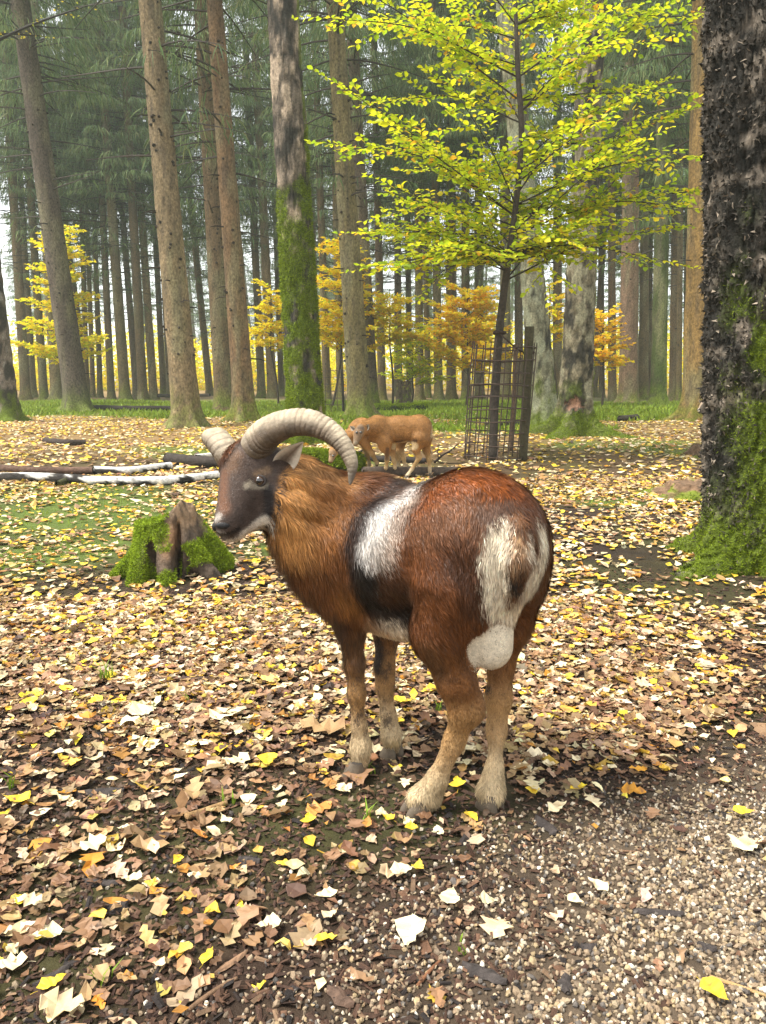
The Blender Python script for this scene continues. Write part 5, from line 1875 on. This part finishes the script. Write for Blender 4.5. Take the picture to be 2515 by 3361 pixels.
def ear(base, tip, out, w, flip=1):
    ax = tip - base
    L = np.linalg.norm(ax)
    a = ax / L
    out = unit(out - a * np.dot(out, a))
    sd = np.cross(a, out) * flip
    n, mm = 14, 9
    prof = np.array([.34, .55, .72, .86, .95, 1.0, .99, .94, .86, .75, .62, .46, .28, .04]) * w
    rows = []
    for i in range(n):
        t = i / (n - 1)
        for j in range(mm):
            u = (j / (mm - 1) - .5) * 2
            an = u * 1.25 * (1 - .45 * t)
            rows.append(base + a * L * t + sd * prof[i] * math.sin(an) - out * prof[i] * (math.cos(an) - .6) * .9)
    Vo = np.array(rows)
    Nn = np.tile(-out, (len(Vo), 1))
    Vi = Vo + out * .004
    F = grid_faces(n, mm, False)
    F2 = F[:, ::-1] + len(Vo)
    edge = []
    loopi = list(range(mm)) + [i * mm + mm - 1 for i in range(1, n)] + [(n - 1) * mm + j for j in range(mm - 2, -1, -1)] + [i * mm for i in range(n - 2, 0, -1)]
    for q in range(len(loopi)):
        p0, p1 = loopi[q], loopi[(q + 1) % len(loopi)]
        edge.append((p1, p0, p0 + len(Vo), p1 + len(Vo)))
    tt = np.repeat(np.linspace(0, 1, n), mm)
    uu = np.abs(np.tile(np.linspace(-1, 1, mm), n))
    co = mixc(np.tile((.20, .15, .11), (len(Vo), 1)), (.07, .045, .03), sstep(.5, .1, tt))
    ci = mixc(np.tile((.15, .10, .065), (len(Vo), 1)), (.62, .52, .40), sstep(.25, .8, uu + .35 * tt))
    ci = mixc(ci, (.05, .035, .025), sstep(.55, .05, tt) * sstep(.8, .2, uu))
    return np.vstack([Vo, Vi]), np.vstack([F, F2, np.array(edge)]), np.vstack([co, ci])


V, F, cc = ear(at(906, 1545, 1.935), at(995, 1450, 1.90), np.array([.25, -1.0, -.1]), .034)
part('ear', ram, V, F, cc, MAT['skin'])
V, F, cc = ear(at(842, 1520, 2.06), at(850, 1455, 2.16), np.array([-.5, -.2, .2]), .026)
part('ear', ram, V, F, cc, MAT['skin'])


def ball(c, r, sq=(1, 1, 1), n=12, m=16):
    v = []
    for i in range(n + 1):
        a = math.pi * i / n
        for j in range(m):
            b_ = 2 * math.pi * j / m
            v.append((math.sin(a) * math.cos(b_), math.sin(a) * math.sin(b_), math.cos(a)))
    V = np.array(v) * r * np.array(sq) + c
    return V, grid_faces(n + 1, m)[:, ::-1]


ep = surf(850, 1576)
en = unit(np.array([-.12, -1.0, .08]))
V, F = ball(ep - en * .005, .0135)
d = (V - (ep - en * .005)) @ en / .0135
cc = mixc(np.tile((.055, .028, .014), (len(V), 1)), (.006, .005, .005), sstep(.80, .86, d))
cc = mixc(cc, (.02, .014, .012), sstep(.55, .45, d))
ram_eye = part('eye', ram, V, F, cc, MAT['eye'])
a = np.linspace(0, 2 * np.pi, 25)
e1 = unit(np.cross(en, [0, 0, 1]))
e2 = np.cross(e1, en)
P_ = ep - en * .001 + e1[None] * (.0155 * np.cos(a))[:, None] + e2[None] * (.0120 * np.sin(a))[:, None]
V, F = tube(P_, .0035, 6, caps=False)
part('eyelid', ram_eye, V, F, np.tile((.03, .022, .018), (len(V), 1)), MAT['nose'])
npnt = surf(727, 1722)
V, F = ball(npnt - en * .004, .0155, (1.15, .45, .62))
part('nostril', ram, V, F, np.tile((.010, .009, .009), (len(V), 1)), MAT['nose'])
V, F = ball(surf(706, 1728) + [0, .004, 0], .010, (.8, .7, 1.1))
part('nose_pad', ram, V, F, np.tile((.012, .011, .011), (len(V), 1)), MAT['nose'])


def hoof(c, fwd, s=1.0, parent=None, mat='hoof'):
    f = unit(np.array([fwd[0], fwd[1], 0]))
    l = np.array([-f[1], f[0], 0])
    b_ = Bag()
    for sd in (-1, 1):
        rows = []
        for z, x0, x1, w in ((0, -.030, .040, .0155), (.012, -.029, .036, .016), (.028, -.026, .024, .0145), (.046, -.020, .012, .011)):
            for q in range(10):
                an = 2 * math.pi * q / 10
                xx = (x0 + x1) / 2 + (x1 - x0) / 2 * math.cos(an)
                yy = sd * .0165 + w * math.sin(an) * (1 - .25 * max(0, math.cos(an)))
                rows.append(np.array([c[0], c[1], gz(c[0], c[1]) + z * s]) + f * xx * s + l * yy * s)
        b_.add(np.array(rows), grid_faces(4, 10), (.11, .085, .06))
        b_.add(np.array(rows[-10:]), [(0, 1, 2, 3), (0, 3, 4, 5), (0, 5, 6, 7), (0, 7, 8, 9)], (.05, .042, .036))
    V, T, C_ = b_.arrays()
    part('hoof', parent, V, T, C_, MAT[mat])


hoof(hoofHL, (-.75, -.3), 1.0, ram)
hoof(hoofHR, (-.35, .3), .95, ram)
hoof(hoofFL, (-.7, .1), .95, ram)
hoof(hoofFR, (-.5, .5), .95, ram)


# ------------------------------------------------------------------ the ewes
def ewe(label, prims, chains, hooves, hoof_dir, base, strokes, ears, eyes, seed, lo, hi, coat=(.29, .14, .045), nh=26000, head=None, h=.011):
    f = Field(lo, hi, h)
    for p in prims:
        if p[0] == 'e':
            f.ell(*p[1:])
        else:
            f.cone(*p[1:])
    for c in chains:
        f.chain([(p_, r_ * (.78 if q_ > 0 else .9)) for q_, (p_, r_) in enumerate(c)], .03)
    V, F = f.mesh()
    V = relax(V, F, 1)
    N = vnormals(V, F)
    sf = make_surf(V)
    n1 = fbm(V * 10, 3, seed)
    n2 = fbm(V * 35, 2, seed + 1)
    C = np.tile(np.array(coat), (len(V), 1)) * (1 + .35 * n1[:, None] + .25 * n2[:, None])
    z = V[:, 2]
    C = mixc(C, (.46, .31, .14), sstep(.30, .18, z + .03 * n1) * .8)
    C = mixc(C, (.62, .50, .33), sstep(.14, .03, z) * .85)
    for pts, rad, col, amt in strokes:
        d = poly_dist(V, [sf(x, y, 6) for x, y in pts]) / rad + .2 * n1
        C = mixc(C, col, sstep(1, .6, d) * amt)
    t = thing('mouflon_ewe', label, 'sheep', base, 'mouflon ewes')
    part('body', t, V, F, C, MAT['skin'])
    fl = np.tile((.6, 0, -.6), (len(V), 1))
    lw_ = sstep(.42, .34, z)
    fl = fl * (1 - lw_[:, None]) + np.array([0, 0, -1.]) * lw_[:, None]
    hwt = np.zeros(len(V)) if head is None else sstep(1, .8, np.linalg.norm(V - head[0], axis=1) / head[1])
    X, T, CC, NN = fur_mesh(V, F, N, C, fl, .012 * (1 - .5 * lw_) * (1 - .7 * hwt), np.full(len(V), .006), np.ones(len(V)), nh, seed, lift=.25)
    part('fur', t, X, T, CC, MAT['fur'], normals=NN, kind='stuff')
    for c in hooves:
        hoof(c, hoof_dir, .9, t)
    for e in ears:
        v, ff, cc = ear(*e)
        part('ear', t, v, ff, cc * .5, MAT['skin'])
    for e in eyes:
        v, ff = ball(sf(*e), .014)
        part('eye', t, v, ff, np.tile((.012, .009, .008), (len(v), 1)), MAT['eye'])
    return t


EY = gp(1375, 1562)[1]
Ae = frame(-1, .12)
hv = [gp(1334, 1566), gp(1413, 1562), gp(1266, 1553), gp(1298, 1550)]
hv[1][1] = EY + .10
ewe('fawn brown ewe standing broadside with her head turned to the ram', [
    ('e', at(1374, 1406, EY), (.15, .12, .150), Ae, .03), ('e', at(1312, 1408, EY), (.22, .125, .148), Ae, .05), ('e', at(1248, 1412, EY), (.15, .11, .152), Ae, .05),
    ('c', at(1235, 1400, EY - .02), at(1192, 1408, EY - .18), .115, .07, .05), ('c', at(1190, 1405, EY - .2), at(1176, 1425, EY - .25), .062, .055, .03),
    ('c', at(1178, 1420, EY - .25), at(1167, 1456, EY - .31), .052, .030, .02), ('e', at(1262, 1450, EY - .08), (.08, .05, .12), Ae, .04), ('e', at(1385, 1430, EY - .06), (.10, .07, .13), Ae, .04)],
    [[(at(1376, 1440, EY - .08), .10), (at(1366, 1475, EY - .08), .055), (at(1376, 1502, EY - .07), .033), (at(1352, 1540, EY - .05), .022), (hv[0] + [0.01, 0, .04], .028)],
     [(at(1396, 1440, EY + .07), .09), (at(1400, 1478, EY + .08), .05), (at(1409, 1508, EY + .09), .032), (at(1411, 1540, EY + .09), .021), (hv[1] + [0, 0, .04], .027)],
     [(at(1268, 1450, EY - .07), .07), (at(1272, 1482, EY - .06), .040), (at(1271, 1510, EY - .03), .028), (at(1267, 1535, EY), .021), (hv[2] + [0, 0, .04], .027)],
     [(at(1285, 1455, EY + .08), .06), (at(1290, 1490, EY + .08), .036), (at(1294, 1515, EY + .06), .026), (at(1297, 1535, EY + .03), .020), (hv[3] + [0, 0, .04], .026)]],
    hv, (-1, -.1), np.array([hv[0][0] * .5 + hv[2][0] * .5, EY, float(gz(hv[0][0], EY))]),
    [([(1295, 1462), (1360, 1462)], .055, (.62, .48, .28), .9), ([(1300, 1450), (1365, 1446)], .02, (.06, .03, .02), .8), ([(1420, 1400), (1418, 1430)], .03, (.62, .5, .32), .8),
     ([(1180, 1405), (1170, 1440)], .07, (.17, .115, .07), .9), ([(1167, 1452), (1164, 1460)], .025, (.24, .19, .13), .8), ([(1272, 1475), (1268, 1505)], .03, (.08, .04, .025), .8), ([(1178, 1403), (1188, 1404)], .025, (.07, .045, .03), .8)],
    [(at(1200, 1412, EY - .24), at(1211, 1392, EY - .26), np.array([-.2, -1, 0.]), .030), (at(1165, 1412, EY - .25), at(1149, 1399, EY - .22), np.array([-.2, -1, 0.]), .030)],
    [(1186, 1419), (1170, 1419)], 7, (-.75, EY - .55, -.01), (.75, EY + .45, .95), head=(at(1175, 1430, EY - .26), .13))
E2 = EY + .45
hv = [gp(1236, 1549), gp(1212, 1545), gp(1330, 1540), gp(1300, 1538)]
hv[0][1] += .3
for q in (1, 2, 3):
    hv[q][1] = E2 + (.08 if q % 2 else -.08)
ewe('fawn brown ewe grazing with lowered head, half hidden by the standing ewe', [
    ('e', at(1300, 1413, E2), (.17, .12, .145), Ae, .03), ('e', at(1245, 1412, E2), (.20, .125, .15), Ae, .05), ('e', at(1188, 1414, E2 - .05), (.15, .11, .15), Ae, .05),
    ('c', at(1170, 1420, E2 - .08), at(1110, 1462, E2 - .2), .10, .065, .05), ('c', at(1105, 1468, E2 - .22), at(1096, 1482, E2 - .24), .06, .055, .03),
    ('c', at(1096, 1482, E2 - .24), at(1086, 1512, E2 - .28), .050, .028, .02)],
    [[(at(1195, 1450, E2 - .1), .065), (at(1222, 1490, E2 - .1), .036), (at(1238, 1520, E2 - .05), .026), (hv[0] + [0, 0, .04], .026)],
     [(at(1195, 1450, E2 + .06), .065), (at(1205, 1490, E2 + .07), .036), (at(1212, 1520, E2 + .08), .024), (hv[1] + [0, 0, .04], .026)],
     [(at(1315, 1445, E2 - .07), .09), (at(1312, 1478, E2 - .08), .05), (at(1325, 1505, E2 - .08), .03), (hv[2] + [0, 0, .04], .026)],
     [(at(1305, 1445, E2 + .07), .09), (at(1300, 1478, E2 + .08), .05), (at(1310, 1505, E2 + .08), .03), (hv[3] + [0, 0, .04], .026)]],
    hv, (-1, -.1), np.array([hv[0][0], E2, float(gz(hv[0][0], E2))]),
    [([(1092, 1490), (1086, 1512)], .055, (.24, .16, .10), .8)],
    [(at(1104, 1486, E2 - .28), at(1080, 1494, E2 - .30), np.array([-.2, -1, 0.]), .028), (at(1112, 1476, E2 - .2), at(1128, 1470, E2 - .16), np.array([.2, -1, 0.]), .028)],
    [(1093, 1496)], 9, (-.85, E2 - .6, -.01), (.6, E2 + .5, .95), nh=18000, head=(at(1092, 1495, E2 - .25), .13))
LY = gp(2300, 1392)[1]
ewe('brown sheep with white muzzle resting behind the massive birch', [
    ('e', at(2350, 1372, LY), (.30, .17, .17), frame(-1, .1), .03), ('c', at(2325, 1360, LY - .05), at(2310, 1335, LY - .1), .11, .08, .05), ('c', at(2309, 1328, LY - .12), at(2296, 1346, LY - .2), .075, .045, .02)],
    [[(at(2320, 1385, LY - .1), .06), (at(2305, 1388, LY - .15), .04)]], [], (-1, 0), np.array([at(2330, 1390, LY)[0], LY, 0.0]),
    [([(2296, 1344), (2294, 1352)], .055, (.72, .68, .6), .95), ([(2305, 1325), (2300, 1335)], .06, (.42, .33, .24), .8)],
    [(at(2318, 1326, LY - .15), at(2328, 1316, LY - .15), np.array([-.2, -1, 0.]), .03), (at(2302, 1322, LY - .12), at(2294, 1312, LY - .1), np.array([-.2, -1, 0.]), .03)], [(2304, 1336)], 11,
    (at(2200, 1380, LY)[0], LY - .5, -.02), (at(2460, 1380, LY)[0], LY + .5, .75), coat=(.17, .075, .03), nh=9000, head=(at(2302, 1336, LY - .15), .15))

# ------------------------------------------------------------------ hazy air under the trees
hz = bpy.data.materials.new('haze')
hz.use_nodes = True
hn, hl = hz.node_tree.nodes, hz.node_tree.links
hn.clear()
pv = hn.new('ShaderNodeVolumePrincipled')
pv.inputs['Color'].default_value = (.86, .97, .82, 1)
pv.inputs['Density'].default_value = HAZE
pv.inputs['Anisotropy'].default_value = .2
ho = hn.new('ShaderNodeOutputMaterial')
hl.new(pv.outputs[0], ho.inputs['Volume'])
x0, x1, y0, y1, z0, z1 = -222, 222, -62, 302, -1.2, 40
V = np.array([(x, y, z) for x in (x0, x1) for y in (y0, y1) for z in (z0, z1)], float)
F = np.array([(0, 1, 3, 2), (4, 6, 7, 5), (0, 4, 5, 1), (2, 3, 7, 6), (0, 2, 6, 4), (1, 5, 7, 3)])
if HAZE > 0:
    o = obj('haze', mesh_np('haze', V, F, None, hz, smooth=False))
    tag(o, 'thin pale haze hanging between the trees of the forest', 'haze', kind='stuff')
